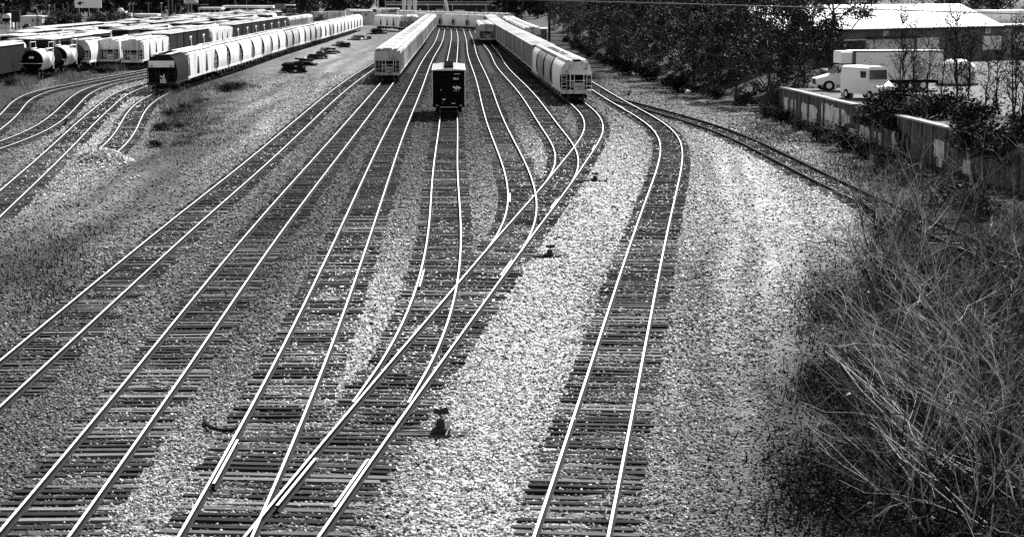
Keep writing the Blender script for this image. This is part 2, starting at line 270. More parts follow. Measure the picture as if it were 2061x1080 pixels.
TR = {
'T1':[(-13.865,30.0),(-14.018,36.0),(-14.177,42.0),(-14.34,48.0),(-14.508,54.0),(-14.681,60.0),(-14.859,66.0),(-15.039,72.0),(-15.218,78.0),(-15.391,84.0),(-15.554,90.0),(-15.706,96.0),(-15.848,102.0),(-15.985,108.0),(-16.122,114.0),(-16.265,120.0),(-16.415,126.0),(-16.574,132.0),(-16.74,138.0),(-16.913,144.0),(-17.092,150.0),(-17.273,156.0),(-17.457,162.0),(-17.641,168.0),(-17.824,174.0),(-18.005,180.0),(-18.183,186.0),(-18.356,192.0),(-18.524,198.0),(-18.685,204.0),(-18.839,210.0),(-18.985,216.0),(-19.123,222.0),(-19.252,228.0),(-19.372,234.0),(-19.483,240.0),(-19.585,246.0),(-19.678,252.0),(-19.763,258.0),(-19.84,264.0),(-19.911,270.0),(-19.976,276.0),(-20.036,282.0),(-20.094,288.0),(-20.15,294.0),(-20.207,300.0),(-20.265,306.0),(-20.327,312.0),(-20.394,318.0),(-20.466,324.0),(-20.543,330.0),(-20.625,336.0),(-20.711,342.0),(-20.802,348.0),(-20.897,354.0),(-20.997,360.0),(-21.1,366.0),(-21.207,372.0),(-21.319,378.0),(-21.435,384.0),(-21.556,390.0),(-21.683,396.0),(-21.816,402.0),(-21.954,408.0),(-22.1,414.0),(-22.252,420.0),(-22.412,426.0),(-22.58,432.0),(-22.755,438.0),(-22.939,444.0),(-23.131,450.0),(-23.331,456.0),(-23.539,462.0),(-23.756,468.0),(-23.98,474.0),(-24.212,480.0),(-24.453,486.0),(-24.7,492.0),(-24.955,498.0),(-25.218,504.0),(-25.488,510.0),(-25.764,516.0),(-26.048,522.0),(-26.339,528.0),(-26.636,534.0),(-26.94,540.0),(-27.251,546.0),(-27.569,552.0),(-27.893,558.0),(-28.058,561.0)],
'T2':[(-9.417,22.0),(-9.533,28.0),(-9.664,34.0),(-9.81,40.0),(-9.97,46.0),(-10.146,52.0),(-10.335,58.0),(-10.532,64.0),(-10.731,70.0),(-10.926,76.0),(-11.112,82.0),(-11.287,88.0),(-11.45,94.0),(-11.604,100.0),(-11.749,106.0),(-11.89,112.0),(-12.026,118.0),(-12.162,124.0),(-12.297,130.0),(-12.434,136.0),(-12.57,142.0),(-12.708,148.0),(-12.847,154.0),(-12.987,160.0),(-13.128,166.0),(-13.27,172.0),(-13.413,178.0),(-13.557,184.0),(-13.703,190.0),(-13.849,196.0),(-13.996,202.0),(-14.143,208.0),(-14.291,214.0),(-14.44,220.0),(-14.589,226.0),(-14.738,232.0),(-14.888,238.0),(-15.037,244.0),(-15.186,250.0),(-15.334,256.0),(-15.481,262.0),(-15.628,268.0),(-15.774,274.0),(-15.919,280.0),(-16.062,286.0),(-16.204,292.0),(-16.345,298.0),(-16.485,304.0),(-16.625,310.0),(-16.763,316.0),(-16.901,322.0),(-17.038,328.0),(-17.175,334.0),(-17.313,340.0),(-17.45,346.0),(-17.589,352.0),(-17.728,358.0),(-17.869,364.0),(-18.011,370.0),(-18.154,376.0),(-18.298,382.0),(-18.443,388.0),(-18.59,394.0),(-18.738,400.0),(-18.887,406.0),(-19.037,412.0),(-19.187,418.0),(-19.338,424.0),(-19.489,430.0),(-19.641,436.0),(-19.792,442.0),(-19.943,448.0),(-20.094,454.0),(-20.244,460.0),(-20.393,466.0),(-20.542,472.0),(-20.69,478.0),(-20.837,484.0),(-20.983,490.0),(-21.128,496.0),(-21.272,502.0),(-21.414,508.0),(-21.556,514.0),(-21.696,520.0),(-21.836,526.0),(-21.974,532.0),(-22.11,538.0),(-22.246,544.0),(-22.38,550.0),(-22.513,556.0),(-22.645,562.0)],
'T3':[(-6.009,20.0),(-5.998,26.0),(-6.01,32.0),(-6.046,38.0),(-6.105,44.0),(-6.19,50.0),(-6.299,56.0),(-6.429,62.0),(-6.577,68.0),(-6.738,74.0),(-6.908,80.0),(-7.083,86.0),(-7.262,92.0),(-7.444,98.0),(-7.627,104.0),(-7.811,110.0),(-7.995,116.0),(-8.179,122.0),(-8.362,128.0),(-8.542,134.0),(-8.718,140.0),(-8.889,146.0),(-9.054,152.0),(-9.215,158.0),(-9.371,164.0),(-9.523,170.0),(-9.673,176.0),(-9.821,182.0),(-9.968,188.0),(-10.116,194.0),(-10.265,200.0),(-10.415,206.0),(-10.568,212.0),(-10.723,218.0),(-10.88,224.0),(-11.04,230.0),(-11.203,236.0),(-11.367,242.0),(-11.533,248.0),(-11.7,254.0),(-11.867,260.0),(-12.033,266.0),(-12.199,272.0),(-12.362,278.0),(-12.523,284.0),(-12.681,290.0),(-12.834,296.0),(-12.983,302.0),(-13.128,308.0),(-13.267,314.0),(-13.402,320.0),(-13.531,326.0),(-13.655,332.0),(-13.776,338.0),(-13.892,344.0),(-14.006,350.0),(-14.119,356.0),(-14.23,362.0),(-14.343,368.0),(-14.457,374.0),(-14.574,380.0),(-14.694,386.0),(-14.818,392.0),(-14.946,398.0),(-15.078,404.0),(-15.215,410.0),(-15.356,416.0),(-15.502,422.0),(-15.653,428.0),(-15.808,434.0),(-15.967,440.0),(-16.13,446.0),(-16.297,452.0),(-16.467,458.0),(-16.639,464.0),(-16.814,470.0),(-16.991,476.0),(-17.17,482.0),(-17.351,488.0),(-17.532,494.0),(-17.714,500.0),(-17.896,506.0),(-18.078,512.0),(-18.26,518.0),(-18.441,524.0),(-18.622,530.0),(-18.802,536.0),(-18.982,542.0),(-19.16,548.0),(-19.338,554.0),(-19.515,560.0)],
'T4':[(-3.55,52.7),(-3.168,58.7),(-2.94,64.7),(-2.846,70.7),(-2.85,76.7),(-2.924,82.7),(-3.051,88.7),(-3.217,94.7),(-3.408,100.7),(-3.609,106.7),(-3.809,112.7),(-4.001,118.7),(-4.182,124.7),(-4.351,130.7),(-4.511,136.7),(-4.668,142.7),(-4.826,148.7),(-4.986,154.7),(-5.151,160.7),(-5.321,166.7),(-5.494,172.7),(-5.67,178.7),(-5.848,184.7),(-6.027,190.7),(-6.206,196.7),(-6.385,202.7),(-6.563,208.7),(-6.74,214.7),(-6.915,220.7),(-7.089,226.7),(-7.261,232.7),(-7.431,238.7),(-7.6,244.7),(-7.766,250.7),(-7.93,256.7),(-8.093,262.7),(-8.253,268.7),(-8.412,274.7),(-8.57,280.7),(-8.725,286.7),(-8.879,292.7),(-9.032,298.7),(-9.184,304.7),(-9.335,310.7),(-9.485,316.7),(-9.634,322.7),(-9.783,328.7),(-9.931,334.7),(-10.08,340.7),(-10.228,346.7),(-10.376,352.7),(-10.525,358.7),(-10.674,364.7),(-10.824,370.7),(-10.974,376.7),(-11.125,382.7),(-11.277,388.7),(-11.43,394.7),(-11.584,400.7),(-11.74,406.7),(-11.897,412.7),(-12.055,418.7),(-12.215,424.7),(-12.377,430.7),(-12.54,436.7),(-12.705,442.7),(-12.873,448.7),(-13.042,454.7),(-13.213,460.7),(-13.387,466.7),(-13.563,472.7),(-13.741,478.7),(-13.922,484.7),(-14.105,490.7),(-14.29,496.7),(-14.478,502.7),(-14.669,508.7),(-14.862,514.7),(-15.057,520.7),(-15.255,526.7),(-15.456,532.7),(-15.659,538.7),(-15.865,544.7),(-16.073,550.7),(-16.283,556.7),(-16.496,562.7)],
'T5':[(-0.366,84.0),(0.087,90.0),(0.378,96.0),(0.516,102.0),(0.53,108.0),(0.457,114.0),(0.321,120.0),(0.142,126.0),(-0.066,132.0),(-0.291,138.0),(-0.522,144.0),(-0.753,150.0),(-0.979,156.0),(-1.195,162.0),(-1.403,168.0),(-1.599,174.0),(-1.787,180.0),(-1.966,186.0),(-2.139,192.0),(-2.306,198.0),(-2.472,204.0),(-2.636,210.0),(-2.801,216.0),(-2.969,222.0),(-3.141,228.0),(-3.317,234.0),(-3.498,240.0),(-3.684,246.0),(-3.874,252.0),(-4.069,258.0),(-4.267,264.0),(-4.468,270.0),(-4.671,276.0),(-4.875,282.0),(-5.08,288.0),(-5.284,294.0),(-5.487,300.0),(-5.688,306.0),(-5.885,312.0),(-6.079,318.0),(-6.268,324.0),(-6.452,330.0),(-6.631,336.0),(-6.804,342.0),(-6.972,348.0),(-7.134,354.0),(-7.291,360.0),(-7.443,366.0),(-7.591,372.0),(-7.737,378.0),(-7.882,384.0),(-8.027,390.0),(-8.173,396.0),(-8.321,402.0),(-8.472,408.0),(-8.626,414.0),(-8.784,420.0),(-8.945,426.0),(-9.109,432.0),(-9.277,438.0),(-9.448,444.0),(-9.622,450.0),(-9.798,456.0),(-9.977,462.0),(-10.156,468.0),(-10.337,474.0),(-10.518,480.0),(-10.7,486.0),(-10.881,492.0),(-11.061,498.0),(-11.24,504.0),(-11.417,510.0),(-11.592,516.0),(-11.765,522.0),(-11.936,528.0),(-12.104,534.0),(-12.27,540.0),(-12.433,546.0),(-12.593,552.0),(-12.751,558.0),(-12.829,561.0)],
'T6':[(-6.053,24.0),(-5.534,30.0),(-5.004,36.0),(-4.459,42.0),(-3.899,48.0),(-3.322,54.0),(-2.736,60.0),(-2.145,66.0),(-1.553,72.0),(-0.965,78.0),(-0.375,84.0),(0.224,90.0),(0.835,96.0),(1.45,102.0),(2.058,108.0),(2.653,114.0),(3.233,120.0),(3.802,126.0),(4.37,132.0),(4.934,138.0),(5.476,144.0),(5.966,150.0),(6.371,156.0),(6.666,162.0),(6.84,168.0),(6.898,174.0),(6.854,180.0),(6.727,186.0),(6.535,192.0),(6.298,198.0),(6.035,204.0),(5.761,210.0),(5.487,216.0),(5.219,222.0),(4.96,228.0),(4.71,234.0),(4.469,240.0),(4.234,246.0),(4.003,252.0),(3.775,258.0),(3.547,264.0),(3.32,270.0),(3.092,276.0),(2.862,282.0),(2.631,288.0),(2.398,294.0),(2.163,300.0),(1.926,306.0),(1.687,312.0),(1.447,318.0),(1.205,324.0),(0.963,330.0),(0.721,336.0),(0.478,342.0),(0.236,348.0),(-0.004,354.0),(-0.243,360.0),(-0.48,366.0),(-0.715,372.0),(-0.946,378.0),(-1.173,384.0),(-1.397,390.0),(-1.617,396.0),(-1.833,402.0),(-2.044,408.0),(-2.25,414.0),(-2.453,420.0),(-2.651,426.0),(-2.845,432.0),(-3.034,438.0),(-3.22,444.0),(-3.402,450.0),(-3.581,456.0),(-3.757,462.0),(-3.929,468.0),(-4.099,474.0),(-4.267,480.0),(-4.433,486.0),(-4.596,492.0),(-4.758,498.0),(-4.919,504.0),(-5.079,510.0),(-5.238,516.0),(-5.397,522.0),(-5.555,528.0),(-5.713,534.0),(-5.871,540.0),(-6.03,546.0),(-6.188,552.0),(-6.347,558.0),(-6.506,564.0),(-6.665,570.0),(-6.824,576.0)],
'T7':[(2.707,114.6),(3.167,120.6),(3.479,126.6),(3.642,132.6),(3.67,138.6),(3.587,144.6),(3.433,150.6),(3.25,156.6),(3.067,162.6),(2.893,168.6),(2.724,174.6),(2.558,180.6),(2.389,186.6),(2.215,192.6),(2.033,198.6),(1.841,204.6),(1.638,210.6),(1.423,216.6),(1.195,222.6),(0.956,228.6),(0.708,234.6),(0.452,240.6),(0.192,246.6),(-0.069,252.6),(-0.328,258.6),(-0.581,264.6),(-0.826,270.6),(-1.06,276.6),(-1.281,282.6),(-1.487,288.6),(-1.678,294.6),(-1.854,300.6),(-2.015,306.6),(-2.166,312.6),(-2.309,318.6),(-2.45,324.6),(-2.596,330.6),(-2.748,336.6),(-2.911,342.6),(-3.084,348.6),(-3.267,354.6),(-3.461,360.6),(-3.663,366.6),(-3.872,372.6),(-4.086,378.6),(-4.303,384.6),(-4.52,390.6),(-4.737,396.6),(-4.951,402.6),(-5.162,408.6),(-5.369,414.6),(-5.572,420.6),(-5.772,426.6),(-5.97,432.6),(-6.166,438.6),(-6.362,444.6),(-6.556,450.6),(-6.751,456.6),(-6.946,462.6),(-7.141,468.6),(-7.336,474.6),(-7.532,480.6),(-7.726,486.6),(-7.921,492.6),(-8.115,498.6),(-8.307,504.6),(-8.498,510.6),(-8.688,516.6),(-8.876,522.6),(-9.062,528.6),(-9.246,534.6),(-9.427,540.6),(-9.607,546.6),(-9.785,552.6),(-9.96,558.6),(-10.047,561.6)],
'T8':[(-0.793,20.0),(-0.171,26.0),(0.447,32.0),(1.062,38.0),(1.674,44.0),(2.281,50.0),(2.884,56.0),(3.483,62.0),(4.083,68.0),(4.684,74.0),(5.289,80.0),(5.9,86.0),(6.517,92.0),(7.141,98.0),(7.77,104.0),(8.4,110.0),(9.025,116.0),(9.636,122.0),(10.219,128.0),(10.755,134.0),(11.221,140.0),(11.588,146.0),(11.831,152.0),(11.939,158.0),(11.915,164.0),(11.781,170.0),(11.565,176.0),(11.3,182.0),(11.016,188.0),(10.733,194.0),(10.464,200.0),(10.211,206.0),(9.973,212.0),(9.744,218.0),(9.519,224.0),(9.291,230.0),(9.057,236.0),(8.813,242.0),(8.56,248.0),(8.302,254.0),(8.041,260.0),(7.783,266.0),(7.53,272.0),(7.284,278.0),(7.045,284.0),(6.814,290.0),(6.589,296.0),(6.371,302.0),(6.156,308.0),(5.945,314.0),(5.736,320.0),(5.527,326.0),(5.316,332.0),(5.104,338.0),(4.889,344.0),(4.672,350.0),(4.452,356.0),(4.23,362.0),(4.006,368.0),(3.781,374.0),(3.555,380.0),(3.329,386.0),(3.103,392.0),(2.879,398.0),(2.657,404.0),(2.437,410.0),(2.221,416.0),(2.007,422.0),(1.797,428.0),(1.591,434.0),(1.389,440.0),(1.19,446.0),(0.996,452.0),(0.806,458.0),(0.621,464.0),(0.439,470.0),(0.262,476.0),(0.089,482.0),(-0.08,488.0),(-0.245,494.0),(-0.405,500.0),(-0.562,506.0),(-0.715,512.0),(-0.865,518.0),(-1.011,524.0),(-1.153,530.0),(-1.291,536.0),(-1.426,542.0),(-1.558,548.0),(-1.622,551.0)],
'T9':[(22.399,55.0),(21.899,61.0),(21.42,67.0),(20.963,73.0),(20.529,79.0),(20.12,85.0),(19.737,91.0),(19.383,97.0),(19.057,103.0),(18.761,109.0),(18.496,115.0),(18.265,121.0),(18.062,127.0),(17.87,133.0),(17.666,139.0),(17.418,145.0),(17.091,151.0),(16.654,157.0),(16.089,163.0),(15.399,169.0),(14.612,175.0),(13.766,181.0),(12.888,187.0),(11.992,193.0),(11.082,199.0),(10.159,205.0)],
'T0d':[(-27.592,133.7),(-28.195,139.7),(-28.906,145.7),(-29.712,151.7),(-30.59,157.7),(-31.513,163.7),(-32.452,169.7),(-33.377,175.7),(-34.259,181.7),(-35.074,187.7),(-35.807,193.7),(-36.446,199.7),(-36.983,205.7),(-37.414,211.7),(-37.746,217.7),(-37.996,223.7),(-38.18,229.7),(-38.315,235.7),(-38.414,241.7),(-38.492,247.7),(-38.559,253.7),(-38.627,259.7),(-38.701,265.7),(-38.786,271.7),(-38.883,277.7),(-38.992,283.7),(-39.113,289.7),(-39.242,295.7),(-39.377,301.7),(-39.514,307.7),(-39.65,313.7),(-39.781,319.7),(-39.905,325.7),(-40.02,331.7),(-40.123,337.7),(-40.214,343.7),(-40.294,349.7),(-40.362,355.7),(-40.421,361.7),(-40.471,367.7),(-40.513,373.7),(-40.55,379.7),(-40.583,385.7),(-40.614,391.7),(-40.643,397.7),(-40.673,403.7),(-40.703,409.7),(-40.735,415.7),(-40.77,421.7),(-40.807,427.7),(-40.847,433.7),(-40.891,439.7),(-40.939,445.7),(-40.991,451.7),(-41.046,457.7),(-41.106,463.7),(-41.17,469.7),(-41.238,475.7),(-41.311,481.7),(-41.387,487.7),(-41.468,493.7),(-41.552,499.7),(-41.64,505.7),(-41.733,511.7),(-41.828,517.7),(-41.927,523.7),(-42.03,529.7),(-42.136,535.7),(-42.244,541.7),(-42.356,547.7),(-42.47,553.7),(-42.586,559.7),(-42.706,565.7),(-42.827,571.7),(-42.951,577.7),(-43.014,580.7)],
'T0c':[(-23.409,80.0),(-24.315,86.0),(-25.187,92.0),(-26.026,98.0),(-26.844,104.0),(-27.658,110.0),(-28.478,116.0),(-29.304,122.0),(-30.136,128.0),(-30.976,134.0),(-31.827,140.0),(-32.688,146.0),(-33.554,152.0),(-34.419,158.0),(-35.276,164.0),(-36.12,170.0),(-36.949,176.0),(-37.765,182.0),(-38.576,188.0),(-39.384,194.0),(-40.175,200.0),(-40.917,206.0),(-41.564,212.0),(-42.083,218.0),(-42.458,224.0),(-42.694,230.0),(-42.819,236.0),(-42.88,242.0),(-42.934,248.0),(-43.019,254.0),(-43.153,260.0),(-43.339,266.0),(-43.571,272.0),(-43.836,278.0),(-44.12,284.0),(-44.411,290.0),(-44.701,296.0),(-44.98,302.0),(-45.245,308.0),(-45.49,314.0),(-45.713,320.0),(-45.912,326.0),(-46.086,332.0),(-46.234,338.0),(-46.356,344.0),(-46.453,350.0),(-46.524,356.0),(-46.572,362.0),(-46.596,368.0),(-46.598,374.0),(-46.58,380.0),(-46.541,386.0),(-46.485,392.0),(-46.41,398.0),(-46.32,404.0),(-46.214,410.0),(-46.092,416.0),(-45.957,422.0)],
'T0b':[(-36.371,128.0),(-36.459,134.0),(-36.596,140.0),(-36.812,146.0),(-37.161,152.0),(-37.677,158.0),(-38.352,164.0),(-39.15,170.0),(-40.031,176.0),(-40.967,182.0),(-41.937,188.0),(-42.92,194.0),(-43.892,200.0),(-44.823,206.0),(-45.678,212.0),(-46.418,218.0),(-47.008,224.0),(-47.417,230.0),(-47.632,236.0),(-47.656,242.0),(-47.524,248.0),(-47.298,254.0),(-47.048,260.0),(-46.837,266.0),(-46.702,272.0),(-46.661,278.0),(-46.713,284.0),(-46.848,290.0),(-47.046,296.0),(-47.289,302.0),(-47.557,308.0),(-47.837,314.0),(-48.115,320.0),(-48.385,326.0),(-48.639,332.0),(-48.873,338.0),(-49.082,344.0),(-49.266,350.0),(-49.423,356.0),(-49.551,362.0),(-49.653,368.0),(-49.727,374.0),(-49.775,380.0),(-49.797,386.0),(-49.796,392.0),(-49.772,398.0),(-49.726,404.0),(-49.66,410.0),(-49.574,416.0),(-49.468,422.0)],
'T0a':[(-37.504,132.0),(-38.386,138.0),(-39.284,144.0),(-40.199,150.0),(-41.137,156.0),(-42.108,162.0),(-43.127,168.0),(-44.206,174.0),(-45.347,180.0),(-46.528,186.0),(-47.706,192.0),(-48.823,198.0),(-49.803,204.0),(-50.578,210.0),(-51.104,216.0),(-51.382,222.0),(-51.455,228.0),(-51.387,234.0),(-51.237,240.0),(-51.045,246.0),(-50.836,252.0),(-50.625,258.0),(-50.424,264.0),(-50.241,270.0),(-50.081,276.0),(-49.955,282.0),(-49.871,288.0),(-49.835,294.0),(-49.848,300.0),(-49.904,306.0),(-49.996,312.0),(-50.115,318.0),(-50.253,324.0),(-50.401,330.0),(-50.554,336.0),(-50.707,342.0),(-50.858,348.0),(-51.003,354.0),(-51.14,360.0),(-51.269,366.0),(-51.388,372.0),(-51.498,378.0),(-51.598,384.0),(-51.688,390.0),(-51.769,396.0),(-51.841,402.0),(-51.903,408.0),(-51.957,414.0),(-52.003,420.0)],
}
# ------------------------------------------------------------------ ground
def wall_x(y): return 23.9 + (177 - y) * .068
def tree_x(y): return np.interp(y, [60, 177, 189, 211, 260, 305, 462, 700], [60, 27, 23.0, 19.0, 14.5, 13.2, 10.6, 6])
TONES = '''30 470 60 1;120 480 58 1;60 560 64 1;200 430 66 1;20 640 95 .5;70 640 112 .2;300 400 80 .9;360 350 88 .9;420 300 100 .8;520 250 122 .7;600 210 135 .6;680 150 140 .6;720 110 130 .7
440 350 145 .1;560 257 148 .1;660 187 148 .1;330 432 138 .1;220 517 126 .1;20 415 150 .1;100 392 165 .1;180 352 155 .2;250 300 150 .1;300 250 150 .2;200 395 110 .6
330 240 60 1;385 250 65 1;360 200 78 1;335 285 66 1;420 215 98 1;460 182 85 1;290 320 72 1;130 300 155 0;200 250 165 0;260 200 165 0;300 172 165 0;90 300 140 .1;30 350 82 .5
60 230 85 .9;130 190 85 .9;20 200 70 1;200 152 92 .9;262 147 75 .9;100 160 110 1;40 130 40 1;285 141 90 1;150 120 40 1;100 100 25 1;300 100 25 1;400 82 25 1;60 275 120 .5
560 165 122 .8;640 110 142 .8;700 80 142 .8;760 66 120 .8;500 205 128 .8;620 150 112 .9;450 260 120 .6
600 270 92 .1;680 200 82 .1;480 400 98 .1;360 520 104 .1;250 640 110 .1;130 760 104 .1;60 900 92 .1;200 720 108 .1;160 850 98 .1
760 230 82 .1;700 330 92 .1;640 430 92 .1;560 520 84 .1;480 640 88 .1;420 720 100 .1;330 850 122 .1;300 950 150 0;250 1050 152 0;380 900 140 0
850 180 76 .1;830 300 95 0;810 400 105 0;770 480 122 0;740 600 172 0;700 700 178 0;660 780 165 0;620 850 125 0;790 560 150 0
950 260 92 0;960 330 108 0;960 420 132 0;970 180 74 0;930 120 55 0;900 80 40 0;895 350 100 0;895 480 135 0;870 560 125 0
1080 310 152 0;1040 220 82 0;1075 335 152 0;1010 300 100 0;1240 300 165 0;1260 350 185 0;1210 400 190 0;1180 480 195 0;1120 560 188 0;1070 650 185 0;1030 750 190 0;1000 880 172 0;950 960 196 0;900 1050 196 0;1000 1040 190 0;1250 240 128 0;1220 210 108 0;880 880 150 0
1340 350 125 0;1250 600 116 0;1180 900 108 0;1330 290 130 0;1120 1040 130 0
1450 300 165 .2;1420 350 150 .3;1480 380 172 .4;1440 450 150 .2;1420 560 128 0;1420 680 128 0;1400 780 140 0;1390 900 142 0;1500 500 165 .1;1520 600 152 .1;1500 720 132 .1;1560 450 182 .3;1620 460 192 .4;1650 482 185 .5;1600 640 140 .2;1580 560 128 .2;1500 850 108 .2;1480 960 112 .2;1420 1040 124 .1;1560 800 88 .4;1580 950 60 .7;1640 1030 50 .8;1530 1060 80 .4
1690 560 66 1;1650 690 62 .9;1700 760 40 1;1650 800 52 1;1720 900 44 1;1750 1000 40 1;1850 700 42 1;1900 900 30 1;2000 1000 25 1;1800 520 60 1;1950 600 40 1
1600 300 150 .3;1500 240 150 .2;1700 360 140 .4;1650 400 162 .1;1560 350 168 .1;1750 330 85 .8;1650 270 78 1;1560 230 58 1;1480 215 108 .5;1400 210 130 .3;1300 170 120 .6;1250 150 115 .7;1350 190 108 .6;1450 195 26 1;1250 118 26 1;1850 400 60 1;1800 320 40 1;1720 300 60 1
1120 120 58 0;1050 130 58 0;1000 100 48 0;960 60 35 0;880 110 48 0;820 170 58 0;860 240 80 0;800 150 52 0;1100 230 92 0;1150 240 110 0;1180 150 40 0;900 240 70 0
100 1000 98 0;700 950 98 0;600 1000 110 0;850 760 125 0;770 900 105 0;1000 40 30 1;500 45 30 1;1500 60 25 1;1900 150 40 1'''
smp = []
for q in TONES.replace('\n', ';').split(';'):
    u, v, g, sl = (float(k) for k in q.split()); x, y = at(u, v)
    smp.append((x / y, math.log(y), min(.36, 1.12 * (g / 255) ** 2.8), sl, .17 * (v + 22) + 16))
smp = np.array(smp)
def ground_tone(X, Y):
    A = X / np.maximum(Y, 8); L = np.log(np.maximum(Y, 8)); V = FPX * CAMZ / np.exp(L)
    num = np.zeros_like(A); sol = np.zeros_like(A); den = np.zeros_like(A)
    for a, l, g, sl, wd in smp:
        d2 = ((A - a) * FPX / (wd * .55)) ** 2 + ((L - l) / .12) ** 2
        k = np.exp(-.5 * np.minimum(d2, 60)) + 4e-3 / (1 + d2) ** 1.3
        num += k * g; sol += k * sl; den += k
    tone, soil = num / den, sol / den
    # wheel-worn lane right of the S-curved track, worn dirt road left of the leftmost straight track
    wob = .25 * np.sin(Y * .11) + .18 * np.sin(Y * .037 + 1) + .12 * np.sin(Y * .31 + X)
    d = X - np.interp(Y, L8[:, 1], L8[:, 0]) + wob; g = lambda c, s: np.exp(-.5 * ((d - c) / s) ** 2)
    fade = sstep((Y - 30) / 20) * sstep((150 - Y) / 25) * (.6 + .4 * np.sin(Y * .19 + 2) * np.sin(Y * .057))
    tone = tone * (1 + fade * (.4 * g(3.6, .28) + .45 * g(5.2, .38) + .3 * g(6.3, .25) - .35 * g(4.4, .3) - .4 * g(2.5, .3) - .35 * g(7.2, .4))); soil = soil + fade * (.55 * g(3.6, .4) + .6 * g(5.2, .5) + .3 * g(6.3, .3))
    d = X - np.interp(Y, L1[:, 1], L1[:, 0]) + wob * 1.6; f2 = sstep((Y - 60) / 25) * sstep((420 - Y) / 60)
    for c, s, k in ((-3.0, .5, .45), (-4.6, .4, -.35), (-6.2, .6, .4), (-7.6, .4, -.4), (-9.4, .7, .35), (-11.5, .5, -.4), (-13.5, .8, .3), (-16.5, .6, -.3)): tone = tone * (1 + f2 * k * g(c, s) * (.6 + .5 * np.sin(Y * .07 + c)))
    return np.maximum(tone, .004), soil
L8 = np.array(TR['T8']); L1 = np.array(TR['T1'])
def sstep(a): a = np.clip(a, 0, 1); return a * a * (3 - 2 * a)
def lump(X, Y): return .05 * np.sin(X * 1.7 + .6 * np.sin(Y * .9)) * np.sin(Y * 1.1 + X * .4) + .03 * np.sin(X * 4.1 + Y * 2.3) * np.sin(Y * 3.7 - X)
def ground_z(X, Y):
    z = -.02 + .5 * lump(X, Y)
    wx = wall_x(Y); up = np.where(Y < 177, sstep((X - wx - .35) / .5), 0) * 2.47
    tx = tree_x(Y); up2 = np.where(Y >= 177, sstep((X - tx - 2) / 9), 0) * 2.47
    return z + np.maximum(up, up2)
rows = np.r_[np.linspace(-30, 18, 9)[:-1], np.exp(np.linspace(math.log(18), math.log(420), 330)), np.exp(np.linspace(math.log(430), math.log(5000), 60))]
ac = np.r_[np.linspace(-1.6, -.34, 26)[:-1], np.linspace(-.34, .34, 270), np.linspace(.34, 1.6, 26)[1:]]
YY, AA = np.meshgrid(rows, ac, indexing='ij'); XX = AA * (np.maximum(YY, 0) + 6)
ZZ = ground_z(XX, YY)
me = bpy.data.meshes.new('ground')
nr, ncl = XX.shape
vs = np.stack([XX, YY, ZZ], -1).reshape(-1, 3)
ii = np.arange(nr * ncl).reshape(nr, ncl)
fs = np.stack([ii[:-1, :-1], ii[:-1, 1:], ii[1:, 1:], ii[1:, :-1]], -1).reshape(-1, 4)
me.from_pydata(vs.tolist(), [], fs.tolist()); me.materials.append(MATS['ground_mix'])
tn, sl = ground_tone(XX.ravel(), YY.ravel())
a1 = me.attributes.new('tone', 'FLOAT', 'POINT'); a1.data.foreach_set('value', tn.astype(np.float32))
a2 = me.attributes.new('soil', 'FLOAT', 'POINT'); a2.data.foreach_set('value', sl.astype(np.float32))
me.polygons.foreach_set('use_smooth', [True] * len(me.polygons)); me.update()
tag(link('ground', me), kind='structure')
# paved lot behind the retaining wall
m = MB(); ys = np.linspace(62, 177, 24); pv = []
for y in ys: pv += [(wall_x(y) + 1.0, y, 2.53), (75, y, 2.53)]
m.add(pv, [(2 * i, 2 * i + 1, 2 * i + 3, 2 * i + 2) for i in range(len(ys) - 1)])
m.add([(34, 177, 2.53), (75, 177, 2.53), (75, 300, 2.53), (34, 300, 2.53)], [(0, 1, 2, 3)])
tag(m.build('paved_lot', 'yard_concrete'), kind='structure')
TRACK_INFO = {
 'T1': 'leftmost of the near straight tracks, along the dirt strip',
 'T2': 'straight track leading to the grey hopper string, second from the dirt strip',
 'T3': 'straight empty track on the left of the dark boxcar, third from the dirt strip',
 'T4': 'track under the lone dark boxcar, bending into the diagonal track below it',
 'T5': 'empty track just right of the dark boxcar that curves into the diagonal track',
 'T6': 'diagonal crossover track running from the lower edge to the right hand hopper string',
 'T7': 'track curving beside the right hopper string, with a pale hopper standing far along it',
 'T8': 'S-curved main track on the pale gravel, right of the diagonal track',
 'T9': 'dark railed spur track curving off toward the graffiti wall',
 'T0d': 'stub track ending at the gravel mound, under the long left hopper string',
 'T0c': 'curved track passing left of the gravel mound',
 'T0b': 'curved track with two bends, second track left of the gravel mound',
 'T0a': 'outermost curved track at the left edge beside the weeds',
}
PATHS = {k: Path(TR[k]) for k in TR}
SECOND = {'T4': ['T6'], 'T5': ['T6'], 'T7': ['T6'], 'T3': ['T6'], 'T9': ['T8']}
FIRST = {'T6': ['T4', 'T5', 'T7', 'T3'], 'T8': ['T9']}
HEAD = [(-.066, 0), (-.03, .018), (-.012, .03), (-.012, .12), (-.03, .13), (-.03, .165), (.03, .165), (.03, .13), (.012, .12), (.012, .03), (.03, .018), (.066, 0)]
